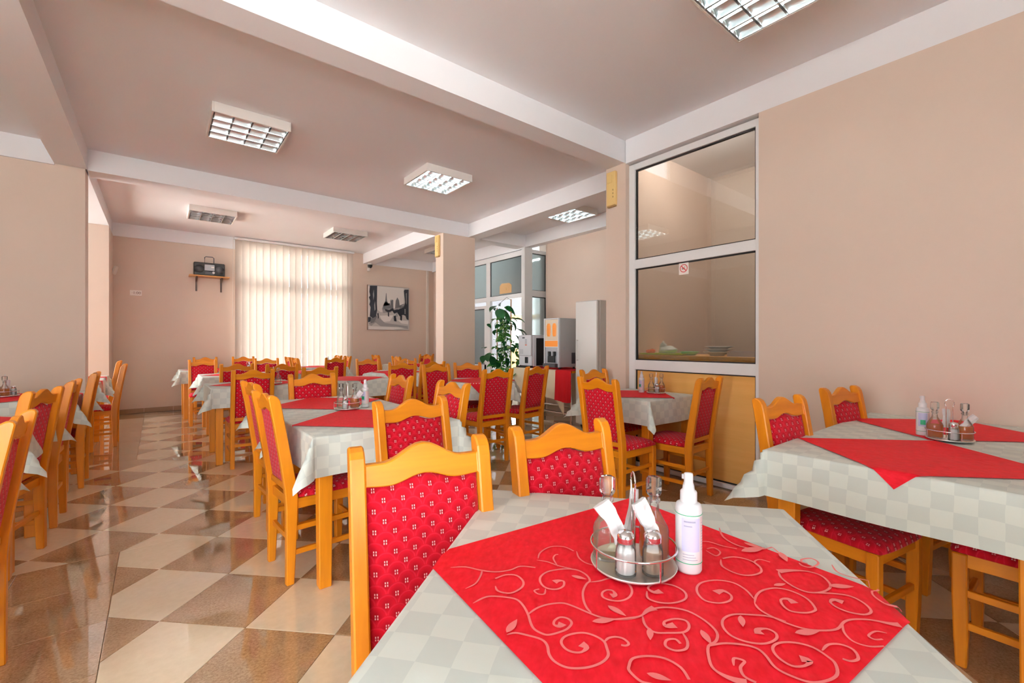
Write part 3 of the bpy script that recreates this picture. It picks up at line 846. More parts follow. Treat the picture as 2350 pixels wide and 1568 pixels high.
# no-smoking sign on the kitchen glass
sg = empty('no_smoking_sign', 'square no-smoking sticker on the kitchen window under the middle rail', 'sign', (3.694, 2.161, 1.874), R(-90))
B().box(-0.047, 0.047, -0.002, 0, -0.055, 0.055).build('sticker', M['sign_white'], sg)
def ring(r0, r1, n=32):
    v = [(r0 * math.cos(2 * PI * k / n), -0.0026, r0 * math.sin(2 * PI * k / n)) for k in range(n)] + [(r1 * math.cos(2 * PI * k / n), -0.0026, r1 * math.sin(2 * PI * k / n)) for k in range(n)]
    return v, [(k, (k + 1) % n, n + (k + 1) % n, n + k) for k in range(n)]
b = B(); b.add(*ring(0.030, 0.037))
b.prism([(-0.027, 0.021), (-0.021, 0.027), (0.027, -0.021), (0.021, -0.027)], 'y', -0.0030, -0.0024)
b.build('prohibition_ring', M['sign_red'], sg, fix=False)
B().box(-0.018, 0.012, -0.0024, -0.0021, -0.008, -0.001).prism([(-0.004, -0.002), (0.0, -0.002), (0.016, 0.014), (0.012, 0.016)], 'y', -0.0024, -0.0021).prism([(-0.016, 0.002), (-0.012, 0.0), (-0.008, 0.012), (-0.013, 0.014)], 'y', -0.0024, -0.0021).build('cigarette', M['ink'], sg)
# tan notice on the porch transom light
no = empty('notice_board', 'tan paper notice stuck on the porch transom window', 'notice', (5.392, 6.97, 2.285), R(-90))
B().prism([(-0.19, -0.10), (0.19, -0.10), (0.19, 0.05), (0.12, 0.095), (-0.12, 0.105), (-0.19, 0.06)], 'y', -0.004, 0.0).build('sheet', M['tan_board'], no)
B().lathe([(0.0, 0), (0.02, 0), (0.02, 0.002)], 14, cap=False).build('emblem', M['alarm'], no).matrix_local = Matrix.Translation((0.03, -0.0045, -0.01)) @ Matrix.Rotation(R(90), 4, 'X')
# yellow kiosk outside the porch
o = empty('yellow_kiosk', 'low yellow kiosk outside the porch doorway behind the plant', 'kiosk', (8.86, 11.3, -0.13))
B().box(-0.25, 0.20, -0.3, 0.4, 0, 1.15).build('body', M['yellow_ext'], o, 0.02)
B().box(-0.4, 1.0, -0.5, 0.5, 2.10, 2.24).build('canopy', M['yellow_ext'], o, 0.02)
for x in (-0.22, 0.17): B().box(x - 0.03, x + 0.03, 0.3, 0.36, 1.15, 2.10).build('post', M['grey_wall'], o)

# ------------------------------------------------------------------ chair
W = 0.365
def yb(z):
    pts = [(0.0, 0.018), (0.45, 0.025), (0.6, 0.004), (0.8, -0.026), (0.95, -0.056)]
    for (a, p), (c, q) in zip(pts, pts[1:]):
        if z <= c: return p + (q - p) * (z - a) / (c - a)
    return pts[-1][1]
def make_chair():
    o = empty('dining_chair', '', 'chair')
    prof = [(0, 0), (0.0, 0.20), (-0.002, 0.40), (-0.008, 0.48), (-0.028, 0.62), (-0.056, 0.80), (-0.081, 0.935), (-0.079, 0.945), (-0.070, 0.95), (-0.056, 0.948), (-0.042, 0.940), (-0.031, 0.925),
            (-0.024, 0.90), (0.004, 0.74), (0.028, 0.60), (0.046, 0.50), (0.054, 0.43), (0.050, 0.30), (0.042, 0.12), (0.036, 0)]
    pw = 0.036
    for s in (-1, 1):
        x = s * (W / 2 - pw / 2)
        B().prism(prof, 'x', x - pw / 2, x + pw / 2).build('rear_leg', M['pine'], o, 0.004)
    hw = W / 2 - pw
    def bumpf(t): return 0.5 + 0.5 * math.cos(PI * min(1, abs(t) / 0.72))
    def zt(t): return 0.907 + 0.040 * bumpf(t)
    def zb(t): return 0.852 + 0.020 * (0.5 + 0.5 * math.cos(PI * min(1, abs(t) / 0.62))) + 0.004 * max(0, abs(t) - 0.7) / 0.3
    n = 18; v = []
    for i in range(n + 1):
        t = -1 + 2 * i / n; x = t * (hw + 0.001)
        a, c = zb(t), zt(t)
        v += [(x, yb(a) - 0.012, a), (x, yb(a) + 0.012, a), (x, yb(c) + 0.012, c), (x, yb(c) - 0.012, c)]
    f = [(0, 1, 2, 3), tuple(4 * n + k for k in (3, 2, 1, 0))]
    for i in range(n):
        for k in range(4): f.append((4 * i + k, 4 * i + (k + 1) % 4, 4 * i + 4 + (k + 1) % 4, 4 * i + 4 + k))
    B().add(v, f).build('crest_rail', M['pine_x'], o, 0.003)
    # padded back: upholstered on both faces
    nu, nv = 14, 12; z0 = 0.484; gapx = 0.003
    front = []; back = []
    for j in range(nv + 1):
        for i in range(nu + 1):
            t = -1 + 2 * i / nu; x = t * (hw - gapx)
            ztop = zb(t) - 0.003
            z = z0 + (ztop - z0) * j / nv
            e = (1 - t ** 6) * (1 - (2 * j / nv - 1) ** 6)
            front.append((x, yb(z) + 0.001 + 0.017 * e, z)); back.append((x, yb(z) - 0.002 - 0.009 * e, z))
    b = B(); m = (nu + 1) * (nv + 1); fs = []
    for j in range(nv):
        for i in range(nu):
            a = j * (nu + 1) + i
            fs.append((a, a + 1, a + nu + 2, a + nu + 1)); fs.append((m + a, m + a + nu + 1, m + a + nu + 2, m + a + 1))
    rim = [i for i in range(nu + 1)] + [j * (nu + 1) + nu for j in range(1, nv + 1)] + [nv * (nu + 1) + i for i in range(nu - 1, -1, -1)] + [j * (nu + 1) for j in range(nv - 1, 0, -1)]
    for k in range(len(rim)):
        a, c = rim[k], rim[(k + 1) % len(rim)]; fs.append((a, m + a, m + c, c))
    b.add(front + back, fs, True).build('back_cushion', M['fabric_back'], o)
    B().box(-hw, hw, yb(0.47) - 0.011, yb(0.47) + 0.011, 0.452, 0.484).build('lower_back_rail', M['pine_x'], o, 0.003)
    # seat cushion
    nu = 12; ys0, ys1 = 0.052, 0.425; sw = 0.192
    top = []; bot = []
    for j in range(nu + 1):
        for i in range(nu + 1):
            s_, t = -1 + 2 * i / nu, -1 + 2 * j / nu
            # cluster rows near the rim and round the corners
            s2 = math.sin(s_ * PI / 2); t2 = math.sin(t * PI / 2)
            k = 1 - 0.06 * (s2 * t2) ** 4
            wv = (0.93 + 0.07 * (t2 + 1) / 2)
            x = s2 * sw * k * wv; y = (ys0 + ys1) / 2 + t2 * (ys1 - ys0) / 2 * k
            h = max(0.0, (1 - s2 ** 4) * (1 - t2 ** 4)) ** 0.4
            top.append((x, y, 0.428 + 0.046 * h)); bot.append((x * 0.985, y, 0.424 - 0.002 * h))
    m = (nu + 1) ** 2; fs = []
    for j in range(nu):
        for i in range(nu):
            a = j * (nu + 1) + i
            fs.append((a, a + 1, a + nu + 2, a + nu + 1)); fs.append((m + a, m + a + nu + 1, m + a + nu + 2, m + a + 1))
    rim = [i for i in range(nu + 1)] + [j * (nu + 1) + nu for j in range(1, nu + 1)] + [nu * (nu + 1) + i for i in range(nu - 1, -1, -1)] + [j * (nu + 1) for j in range(nu - 1, 0, -1)]
    for k in range(len(rim)):
        a, c = rim[k], rim[(k + 1) % len(rim)]; fs.append((a, m + a, m + c, c))
    B().add(top + bot, fs, True).build('seat', M['fabric_seat'], o)
    # front legs, slightly bowed
    lw = 0.040
    for s in (-1, 1):
        x = s * (0.186 - lw / 2)
        p = [(0.372, 0), (0.402, 0), (0.408, 0.12), (0.412, 0.26), (0.412, 0.422), (0.370, 0.422), (0.370, 0.26), (0.368, 0.12)]
        B().prism(p, 'x', x - lw / 2, x + lw / 2).build('front_leg', M['pine'], o, 0.004)
    # rails under the seat and stretchers
    for s in (-1, 1):
        x = s * 0.166
        B().box(x - 0.010, x + 0.010, 0.050, 0.372, 0.372, 0.422).build('seat_rail', M['pine_y'], o, 0.002)
        for z in (0.155, 0.275): B().box(x - 0.009, x + 0.009, 0.044, 0.374, z - 0.013, z + 0.013).build('stretcher', M['pine_y'], o, 0.002)
    B().box(-0.147, 0.147, 0.380, 0.402, 0.372, 0.422).build('seat_rail', M['pine_x'], o, 0.002)
    B().box(-0.147, 0.147, 0.020, 0.040, 0.372, 0.420).build('seat_rail', M['pine_x'], o, 0.002)
    for y, z in ((0.390, 0.215), (0.028, 0.215)): B().box(-0.147, 0.147, y - 0.009, y + 0.009, z - 0.013, z + 0.013).build('stretcher', M['pine_x'], o, 0.002)
    remember(o)
    return o
chair = make_chair()
used = [False]
CG = 'varnished pine dining chairs with red patterned upholstery'
def put_chair(x, y, face, label):
    """x, y: middle of the back's top edge; face: compass-like heading of the sitter (0 = +y, 90 = +x)"""
    a = R(face)
    dx, dy = math.sin(a), math.cos(a)
    o = place_copy(chair, not used[0], (x + 0.055 * dx, y + 0.055 * dy, 0), -a, label, CG)
    used[0] = True
    return o
CH = [
 (0.54, 1.055, 191, 'nearest pine chair with full red scale-pattern back left of the foreground table'),
 (1.015, 1.02, 191, 'pine chair whose back rises behind the cruet stand of the foreground table'),
 (0.915, 1.89, 177, 'pine chair with pale dotted red back in front of the centre pair of tables'),
 (1.005, 3.93, 180, 'pine chair facing us at the far end of the centre pair of tables'),
 (0.43, 2.585, 86, 'near one of two sidelong chairs on the left of the centre tables'),
 (0.475, 3.345, 86, 'far one of two sidelong chairs on the left of the centre tables'),
 (1.53, 3.35, 270, 'far one of two pink-lit chairs on the right of the centre tables'),
 (1.53, 2.55, 270, 'near one of two pink-lit chairs on the right of the centre tables, crest almost white'),
 (0.72, 4.90, 0, 'dark-backed chair nearest us at the left rear table, one leg on a cream tile'),
 (1.36, 5.00, 0, 'dark-backed chair peeping out just behind the centre tables\' far chair'),
 (0.77, 6.44, 0, 'dark-backed chair behind the left rear table, over its cloth corner'),
 (1.20, 6.05, 0, 'dark-backed chair behind the vinegar bottle of the left rear table'),
 (0.54, 8.32, 180, 'bright red-backed chair at the far left between two rear tables'),
 (1.42, 8.36, 180, 'red-backed chair half hidden, right neighbour of the bright far-left chair'),
 (0.665, 9.66, 180, 'hindmost left chair against the far wall below the wall shelf'),
 (1.25, 9.64, 180, 'hindmost chair below the left edge of the blind'),
 (1.86, 8.90, 90, 'narrow sidelong chair before the blind, left of the two at the blind table'),
 (1.83, 8.22, 90, 'narrow sidelong chair before the blind, right of the two at the blind table'),
 (2.46, 8.08, 0, 'dark-backed chair standing alone before the right part of the blind'),
 (2.90, 9.36, 270, 'narrow sidelong chair peeping out behind the lone dark chair at the blind'),
 (2.90, 8.80, 270, 'narrow pink-lit chair at the right edge of the blind'),
 (2.64, 7.04, 190, 'dark red chair below the painting, left of the slanting rear table'),
 (2.54, 5.52, 20, 'tall dark red back in front of the slanting table below the painting'),
 (3.62, 9.20, 90, 'small sidelong chair under the painting, left of its pair'),
 (3.56, 8.02, 90, 'small bright sidelong chair under the painting, right of its pair'),
 (4.58, 8.64, 270, 'small sidelong chair left of the column in the far bay'),
 (4.85, 9.25, 0, 'dark-backed chair half hidden behind the column in the far bay'),
 (3.20, 6.85, 195, 'dark crest behind the slanting table, a crumpled napkin before it'),
 (2.98, 5.50, 5, 'dark pine chair just left of the column foot, overlapping its neighbour'),
 (2.64, 4.80, 182, 'crimson-fronted chair left behind the slanting table by the column'),
 (3.16, 4.90, 200, 'crimson-fronted chair behind the slanting table, right below the column'),
 (2.635, 3.53, 0, 'tall crimson back in front of the slanting table before the buffet'),
 (3.28, 3.67, -8, 'crimson back in front of the cream buffet cloth, right of its tall neighbour'),
 (2.52, 2.16, 90, 'bright dotted red back on the left of the table by the kitchen window'),
 (3.33, 2.90, 180, 'crest peeping out behind the bright chair at the kitchen window table'),
 (3.25, 1.69, -3, 'dark red back on the right of the table by the kitchen window'),
 (2.33, 0.865, 190, 'left of two chairs behind the right-hand table by the peach wall'),
 (3.12, 0.835, 191, 'right of two chairs behind the right-hand table by the peach wall'),
 (2.50, -0.195, 2, 'chair pushed under the right-hand table, only its dark seat and legs in view'),
 (-0.39, 2.33, 270, 'nearest chair at the left edge, sunlit yellow upright and pale crest'),
 (-0.50, 3.585, 283, 'left-hand chair with dark red back behind the nearest left one'),
 (-0.455, 4.29, 271, 'left-hand chair just past the first hanging cloth corner'),
 (-0.425, 5.28, 270, 'tall narrow left-hand chair before the bright window'),
 (-0.315, 7.08, 270, 'dark narrow chair by the far left corner, in front of a yellow post'),
 (-0.43, 8.47, 270, 'sunlit yellow chair edge hindmost in the far left corner'),
]
for c in CH: put_chair(*c)

# ------------------------------------------------------------------ tables, cloths, overlays
TOPZ = 0.752
def make_table(a):
    o = empty('dining_table', '', 'table')
    B().box(-a + 0.008, a - 0.008, -a + 0.008, a - 0.008, TOPZ - 0.028, TOPZ).build('tabletop', M['pine_x'], o, 0.003)
    for sx in (-1, 1):
        for sy_ in (-1, 1):
            x, y = sx * (a - 0.065), sy_ * (a - 0.065)
            v = []
            for (z, h, d) in ((0, 0.029, 0.0), (0.66, 0.034, 0.0), (TOPZ - 0.028, 0.034, 0.0)):
                v += [(x - h, y - h, z), (x + h, y - h, z), (x + h, y + h, z), (x - h, y + h, z)]
            f = [(3, 2, 1, 0), (8, 9, 10, 11)]
            for q in (0, 4):
                for k in range(4): f.append((q + k, q + (k + 1) % 4, q + 4 + (k + 1) % 4, q + 4 + k))
            B().add(v, f).build('leg', M['pine'], o, 0.004)
    for s in (-1, 1):
        e = a - 0.1; p = s * (a - 0.065)
        B().box(-e, e, p - 0.011, p + 0.011, TOPZ - 0.11, TOPZ - 0.028).build('apron', M['pine_x'], o)
        B().box(p - 0.011, p + 0.011, -e, e, TOPZ - 0.11, TOPZ - 0.028).build('apron', M['pine_y'], o)
    remember(o)
    return o
def drape(a, over, u, v, off=0.0, flare=0.5, side=0.07, seed=0):
    """where a point (u, v) of a cloth laid on a square top of half side a comes to rest"""
    du, dv = max(abs(u) - a, 0.0), max(abs(v) - a, 0.0)
    L = math.hypot(du, dv)
    bu, bv = max(-a, min(a, u)), max(-a, min(a, v))
    z0 = TOPZ + 0.003 + off
    if L < 1e-6: return (u, v, z0)
    th = math.atan2(dv, du)
    k = side + flare * math.sin(2 * th) ** 2
    along = v if du > dv else u
    k += 0.05 * math.sin(along * 11 + seed) * min(1, L / 0.15) * (1 - math.sin(2 * th) ** 2)
    drop = L * math.sqrt(max(0.0, 1 - k * k))
    r = 0.018
    if drop < r: drop = drop * drop / (2 * r)
    else: drop -= r / 2
    ox = L * k + 0.006 + off
    cu, cv = du / L, dv / L
    return (bu + math.copysign(ox * cu, u), bv + math.copysign(ox * cv, v), z0 - drop)
def cloth_lines(a, over):
    s = [a + over * t for t in (0.04, 0.10, 0.25, 0.5, 0.75, 1.0)]
    n = 8
    return [-x for x in reversed(s)] + [-a + 2 * a * i / n for i in range(n + 1)] + s
def with_uv(o, uv):
    me = o.data
    l = me.uv_layers.new(name='UVMap')
    for lp in me.loops: l.data[lp.index].uv = uv[lp.vertex_index]
def make_cloth(a, over, flare, side, seed):
    ls = cloth_lines(a, over)
    b = B(); b.grid(lambda u, v: drape(a, over, u, v, 0.0, flare, side, seed), ls, ls)
    o = b.build('tablecloth', M['cloth'], None, fix=False)
    with_uv(o, [(u, v) for v in ls for u in ls])
    return o
def make_overlay(a, h, off, over, flare, side, seed, mat='overlay'):
    n = 30; ls = [-h + 2 * h * i / n for i in range(n + 1)]; uv = []
    def fn(p, q):
        u, v = (p - q) / math.sqrt(2) + off[0], (p + q) / math.sqrt(2) + off[1]
        uv.append((u, v)); return drape(a, over, u, v, 0.0035, flare, side, seed)
    b = B(); b.grid(fn, ls, ls)
    o = b.build('overlay_cloth', M[mat], None, fix=False)
    with_uv(o, uv)
    return o
VINES = "-292,-190 -279,-171 -266,-163 -241,-161 -221,-164 -207,-179 -195,-201 -187,-223 -179,-237 -166,-245 -155,-246 -139,-236 -128,-225 -123,-210 -130,-200 -142,-199 -150,-209 -150,-220 -142,-222 -137,-214|-195,-203 -185,-185 -172,-172 -156,-163 -139,-159 -120,-166 -97,-178 -77,-186 -53,-187 -31,-181 -13,-169 -2,-153 11,-142|-93,-177 -101,-164 -107,-143 -109,-116 -104,-90 -98,-77 -105,-58 -122,-43 -144,-42 -166,-51 -181,-62 -190,-80 -189,-98 -180,-114 -167,-120 -154,-117 -145,-105 -146,-89 -156,-89 -163,-95|-97,-82 -79,-74 -61,-61 -43,-64 -27,-76 -23,-99 -30,-120 -45,-133 -62,-134 -74,-127 -75,-113 -67,-103 -57,-103 -53,-115 -60,-120|-218,-259 -206,-252 -186,-254 -165,-259 -155,-270 -150,-288 -141,-301 -125,-309 -108,-308 -90,-301 -75,-289 -67,-274 -69,-258 -73,-245 -86,-235 -103,-231 -120,-237 -132,-247 -135,-260 -128,-272 -117,-277 -105,-275 -98,-264 -106,-257|-72,-246 -66,-236 -55,-231 -44,-233 -37,-242 -41,-248 -48,-248|-176,-121 -176,-138 -187,-140 -195,-131 -187,-124|-207,-19 -184,-22 -162,-33 -135,-40|-129,36 -123,9 -109,-10 -87,-20 -65,-36|-162,-36 -174,-7 -172,10 -166,14|-370,-83 -341,-75 -311,-81 -279,-82 -252,-69 -235,-51 -205,-50|-318,-150 -305,-130 -303,-103 -305,-85|-267,-131 -258,-146 -235,-148 -219,-126 -220,-105 -236,-87 -257,-89 -273,-106|-205,-13 -204,15 -186,45 -157,51 -135,35|180,-95 191,-69 209,-48 236,-36 259,-43 274,-63 275,-89 269,-100 253,-108 232,-108 225,-94 228,-75 241,-70 247,-82|180,-95 182,-113 195,-130 213,-145 235,-154 259,-153 283,-144 303,-122 321,-112 347,-108 372,-113 385,-114|183,-81 178,-54 163,-33 136,-29 109,-41 95,-59 91,-83 99,-104 121,-107 141,-95 147,-78 137,-65 123,-74|261,29 257,5 265,-22 281,-39 301,-38 322,-25 336,-4 335,27 316,40 287,38 261,29|300,-40 324,-36 351,-39 363,-58 362,-81 347,-94 327,-93 312,-82 308,-67 318,-57 329,-63|298,-128 289,-151 291,-172 308,-180 330,-175|352,-141 338,-139 321,-153 325,-161 337,-158|212,-140 190,-131 163,-132 135,-137 116,-153 110,-175 117,-195 136,-205 160,-204 180,-190 185,-175 176,-166 161,-171 160,-182|-11,-169 -9,-194 3,-209 24,-207 48,-200 58,-185 56,-170 40,-168 22,-179 23,-190 37,-185|-11,-169 7,-148 33,-138 63,-142 86,-164 97,-190 91,-212 77,-227 72,-254 74,-274 90,-287 110,-292|45,-201 49,-221 44,-239 28,-246 16,-239 19,-225 32,-220 38,-229|77,-227 99,-216 124,-213 144,-217 152,-230 157,-254 172,-267 192,-274 214,-267 233,-252 241,-230 238,-217 226,-199 205,-193 182,-198 168,-212 168,-231 180,-246 197,-243 209,-231 198,-228|236,-204 251,-188 269,-184 281,-193 278,-212 265,-220 256,-217|-7,-318 -25,-317 -39,-301 -39,-290 -33,-275 -13,-266 11,-266 30,-280 37,-301|102,-262 106,-247 115,-247 119,-251 110,-264 110,-280 122,-289|-63,-192 -44,-185 -21,-176 -11,-169|3,-95 3,-118 23,-127 47,-122 67,-105 68,-82 50,-65 22,-65 6,-83 15,-96 28,-90|163,56 159,26 179,2 203,1 227,19 230,47 216,67 191,73 168,61|230,37 227,58 241,72 258,64|200,223 196,173 209,139 233,122 265,124 287,137|287,137 291,109 294,83|375,77 371,48 387,31 421,22|427,2 406,-5 392,-28 396,-54 411,-69|314,72 315,61 326,56 343,67 353,83 346,97 326,89 321,77 329,71|134,133 158,137 183,121 209,113|142,91 157,70 170,89 162,108 146,100"
LEAVES = "-66,-154 -37,-178|-91,-203 -55,-191|-219,-257 -209,-221|-133,-69 -104,-77|233,148 265,124|215,102 270,130|294,114 292,71|330,-12 374,-6|232,-31 256,-20|145,-140 140,-171|-3,-202 -5,-232|74,-191 82,-224|213,-171 252,-159|-63,-163 -40,-173|-17,-302 14,-309"
def make_embroidery(parent, a, over, seed, keep):
    b = B()
    lift = [0.0042]
    def pt(u, v): return drape(a, over, u, v, lift[0], 0.35, 0.05, seed)
    for s in VINES.split('|'):
        lift[0] += 0.00005
        P = [tuple(int(c) / 1000 for c in q.split(',')) for q in s.split()]
        # smooth the traced stroke (Catmull-Rom)
        S_ = []
        for i in range(len(P) - 1):
            p0, p1, p2, p3 = P[max(i - 1, 0)], P[i], P[i + 1], P[min(i + 2, len(P) - 1)]
            for t in (0, 0.25, 0.5, 0.75):
                S_.append(tuple(0.5 * (2 * p1[k] + (p2[k] - p0[k]) * t + (2 * p0[k] - 5 * p1[k] + 4 * p2[k] - p3[k]) * t * t + (3 * p1[k] - p0[k] - 3 * p2[k] + p3[k]) * t ** 3) for k in (0, 1)))
        S_.append(P[-1])
        v = []; n = len(S_)
        for i, q in enumerate(S_):
            c = S_[min(i + 1, n - 1)]; d = S_[max(i - 1, 0)]
            tx, ty = c[0] - d[0], c[1] - d[1]; l = math.hypot(tx, ty) or 1
            w = 0.0021 if n > 20 else 0.0017
            if len(P) > 10 and i > n - 8: w *= 1.0 + 0.35 * (8 - (n - i))
            w *= min(1, 0.4 + i / 4)
            v += [pt(q[0] - ty / l * w, q[1] + tx / l * w), pt(q[0] + ty / l * w, q[1] - tx / l * w)]
        b.add(v, [(2 * i, 2 * i + 1, 2 * i + 3, 2 * i + 2) for i in range(n - 1)], True)
    for s in LEAVES.split('|'):
        lift[0] += 0.00005
        p, q = [tuple(int(c) / 1000 for c in t.split(',')) for t in s.split()]
        dx, dy = q[0] - p[0], q[1] - p[1]; L = math.hypot(dx, dy); v = []
        for i in range(9):
            t = i / 8; w = 0.17 * L * math.sin(PI * t ** 0.8)
            x, y = p[0] + dx * t, p[1] + dy * t
            v += [pt(x - dy / L * w, y + dx / L * w), pt(x + dy / L * w, y - dx / L * w)]
        b.add(v, [(2 * i, 2 * i + 1, 2 * i + 3, 2 * i + 2) for i in range(8)], True)
    return tag(b.build('woven_vines', M['vine'], parent, fix=False), 'pale red scrolling vines woven into the cloth')
tables = {}
protos = {}
def put_table(key, x, y, rz, a, label, cloth_label, over_label=None, over_off=(0, 0), h=0.325, flare=0.5, side=0.07, var=0, over=0.20):
    k = ('t', a)
    first = k not in protos
    if first: protos[k] = make_table(a)
    place_copy(protos[k], first, (x, y, 0), R(rz), label, 'small square pine tables')
    k = ('c', a, flare, side, var, over); first = k not in protos
    if first: protos[k] = tag(make_cloth(a, over, flare, side, var), None, 'tablecloth')
    place_copy(protos[k], first, (x, y, 0), R(rz), cloth_label, 'cream damask tablecloths')
    if over_label:
        k = ('o', a, h, over_off, flare, side, var, over); first = k not in protos
        if first: protos[k] = tag(make_overlay(a, h, over_off, over, flare, side, var), None, 'overlay cloth')
        ov = place_copy(protos[k], first, (x, y, 0), R(rz), over_label, 'red overlay cloths set cornerwise')
    else: ov = None
    tables[key] = (x, y, rz, ov)
    return ov
ov = put_table('front', 0.755, 0.535, -50, 0.40, 'pine table turned cornerwise in the foreground', 'cream checked tablecloth on the turned foreground table',
               'red cloth with pale scrolling vines on the foreground table', (0.005, -0.05), 0.318, 0.35, 0.05, 3)
make_embroidery(ov, 0.40, 0.20, 3, None)
def T(key, x, y, rz, a, where, o_off=None, **kw):
    put_table(key, x, y, rz, a, 'square pine table ' + where, 'cream tablecloth on the table ' + where,
              ('plain red overlay cloth on the table ' + where) if o_off is not None else None, o_off or (0, 0), **kw)
T('centre_near', 0.98, 2.64, 0, 0.40, 'at the near end of the centre pair', (0.0, -0.02), h=0.297, var=1)
T('centre_far', 0.98, 3.445, 0, 0.40, 'at the far end of the centre pair', (0, 0.0), h=0.297, var=2)
T('right_left', 2.405, 0.40, 0, 0.40, 'left of the pair along the peach wall', (-0.05, -0.02), var=1, h=0.297)
T('right_right', 3.205, 0.40, 0, 0.40, 'right of the pair, against the peach wall', (0, 0), var=2, h=0.30)
T('window', 3.30, 2.36, 0, 0.35, 'in front of the kitchen window', (-0.03, 0.02), var=1, h=0.275)
T('buffet_side', 3.05, 4.39, -38.5, 0.37, 'set slantwise before the buffet', (0, -0.03), var=2, h=0.34)
T('slant', 2.93, 6.52, -38.5, 0.40, 'set slantwise below the painting', (0, -0.05), var=1)
T('rear_left', 0.81, 5.58, 0, 0.40, 'with the vinegar bottle, left at the rear', (0.06, 0), var=2)
T('rear_mid', 1.90, 5.62, 0, 0.40, 'right neighbour of the vinegar bottle table', (0, 0), var=1)
T('far_left', 0.86, 7.38, 0, 0.40, 'second in the left rear row', (0.05, 0), var=1)
T('far_left_right', 1.67, 7.40, 0, 0.40, 'third in the rear row, before the blind', (0, 0), var=2)
T('back_left', 0.68, 9.02, 0, 0.40, 'hindmost on the left below the wall shelf', (0.06, 0), var=2)
T('blind', 2.37, 8.80, 0, 0.40, 'before the blind, bright red against it', (0, 0), var=1)
T('painting', 4.12, 8.62, 0, 0.40, 'hindmost below the painting', (0, 0), var=2)
T('left_front', -0.97, 2.42, 0, 0.40, 'at the left edge beside the nearest left chair', (0, 0), var=1)
T('left_mid', -0.95, 3.70, 0, 0.40, 'second along the left side', (0.02, 0.05), var=2)
T('left_cruet', -0.93, 5.38, 0, 0.40, 'with the cruet along the left side', (0, 0.05), var=1)
T('left_far', -0.92, 7.05, 0, 0.40, 'by the bright left window', (0.02, 0), var=2)
T('left_last', -0.94, 7.87, 0, 0.40, 'hindmost by the bright left window', (0.02, 0), var=1)

M['tray'] = plain('bright_tray_metal', (0.85, 0.84, 0.80), 0.28, 0.7)
# ------------------------------------------------------------------ cruets, shakers, spray bottles
CZ = TOPZ + 0.0075
def make_caddy():
    o = empty('cruet_stand', '', 'cruet stand')
    b = B(); b.lathe([(0.0, 0.0025), (0.078, 0.0025), (0.082, 0.005), (0.084, 0.009), (0.082, 0.0095), (0.078, 0.006), (0.0, 0.006)], 36, cap=False)
    b.build('base_tray', M['tray'], o)
    n = 40
    B().tube([(0.083 * math.cos(2 * PI * k / n), 0.083 * math.sin(2 * PI * k / n), 0.045) for k in range(n)], 0.0022, 6, closed=True).build('ring_rail', M['chrome'], o)
    for a in (20, 110, 200, 290):
        x, y = 0.083 * math.cos(R(a)), 0.083 * math.sin(R(a))
        B().tube([(x, y, 0.006), (x, y, 0.045)], 0.0018, 6).build('ring_post', M['chrome'], o)
    pts = [(0, -0.011, 0.006), (0, -0.011, 0.15)] + [(0, 0.016 * -math.cos(PI * t / 8), 0.165 + 0.022 * math.sin(PI * t / 8)) for t in range(9)] + [(0, 0.011, 0.15), (0, 0.011, 0.006)]
    B().tube(pts, 0.0019, 6).build('handle_loop', M['chrome'], o)
    remember(o); return o
def make_bottle(kind):
    o = empty('cruet_bottle', '', 'bottle')
    z0 = 0.007
    B().lathe([(0.0, z0), (0.027, z0), (0.0295, z0 + 0.004), (0.0295, z0 + 0.058), (0.027, z0 + 0.066), (0.018, z0 + 0.082), (0.011, z0 + 0.096), (0.0095, z0 + 0.112), (0.0125, z0 + 0.115), (0.0125, z0 + 0.121), (0.0095, z0 + 0.122)], 22, cap=False).build('glass_body', M['bottle_glass'], o)
    lv = 0.060 if kind == 'amber' else 0.046
    B().lathe([(0.0, z0 + 0.004), (0.026, z0 + 0.004), (0.0272, z0 + 0.010), (0.0272, z0 + lv), (0.0, z0 + lv)], 22, cap=False).build('liquid', M[kind], o)
    b = B(); b.lathe([(0.0085, z0 + 0.108), (0.0085, z0 + 0.124), (0.013, z0 + 0.128), (0.0165, z0 + 0.134), (0.0165, z0 + 0.160), (0.013, z0 + 0.164), (0.0, z0 + 0.164)], 8, smooth=False, cap=False)
    b.build('glass_stopper', M['facet_glass'], o)
    remember(o); return o
def make_shaker(kind):
    o = empty('shaker', '', 'shaker')
    z0 = 0.007
    B().lathe([(0.0, z0), (0.0195, z0), (0.0205, z0 + 0.004), (0.0195, z0 + 0.045), (0.0165, z0 + 0.058), (0.0145, z0 + 0.062)], 20, cap=False, rib=0.06, smooth=False).build('glass_body', M['facet_glass'], o)
    lv = 0.050 if kind == 'salt' else 0.046
    B().lathe([(0.0, z0 + 0.004), (0.0172, z0 + 0.004), (0.0168, z0 + 0.042), (0.0150, z0 + lv), (0.0, z0 + lv)], 20, cap=False).build('contents', M[kind], o)
    B().lathe([(0.0158, z0 + 0.060), (0.0165, z0 + 0.062), (0.0158, z0 + 0.066), (0.0165, z0 + 0.069), (0.0158, z0 + 0.073), (0.012, z0 + 0.079), (0.0, z0 + 0.081)], 20, cap=False).build('screw_cap', M['cap'], o)
    remember(o); return o
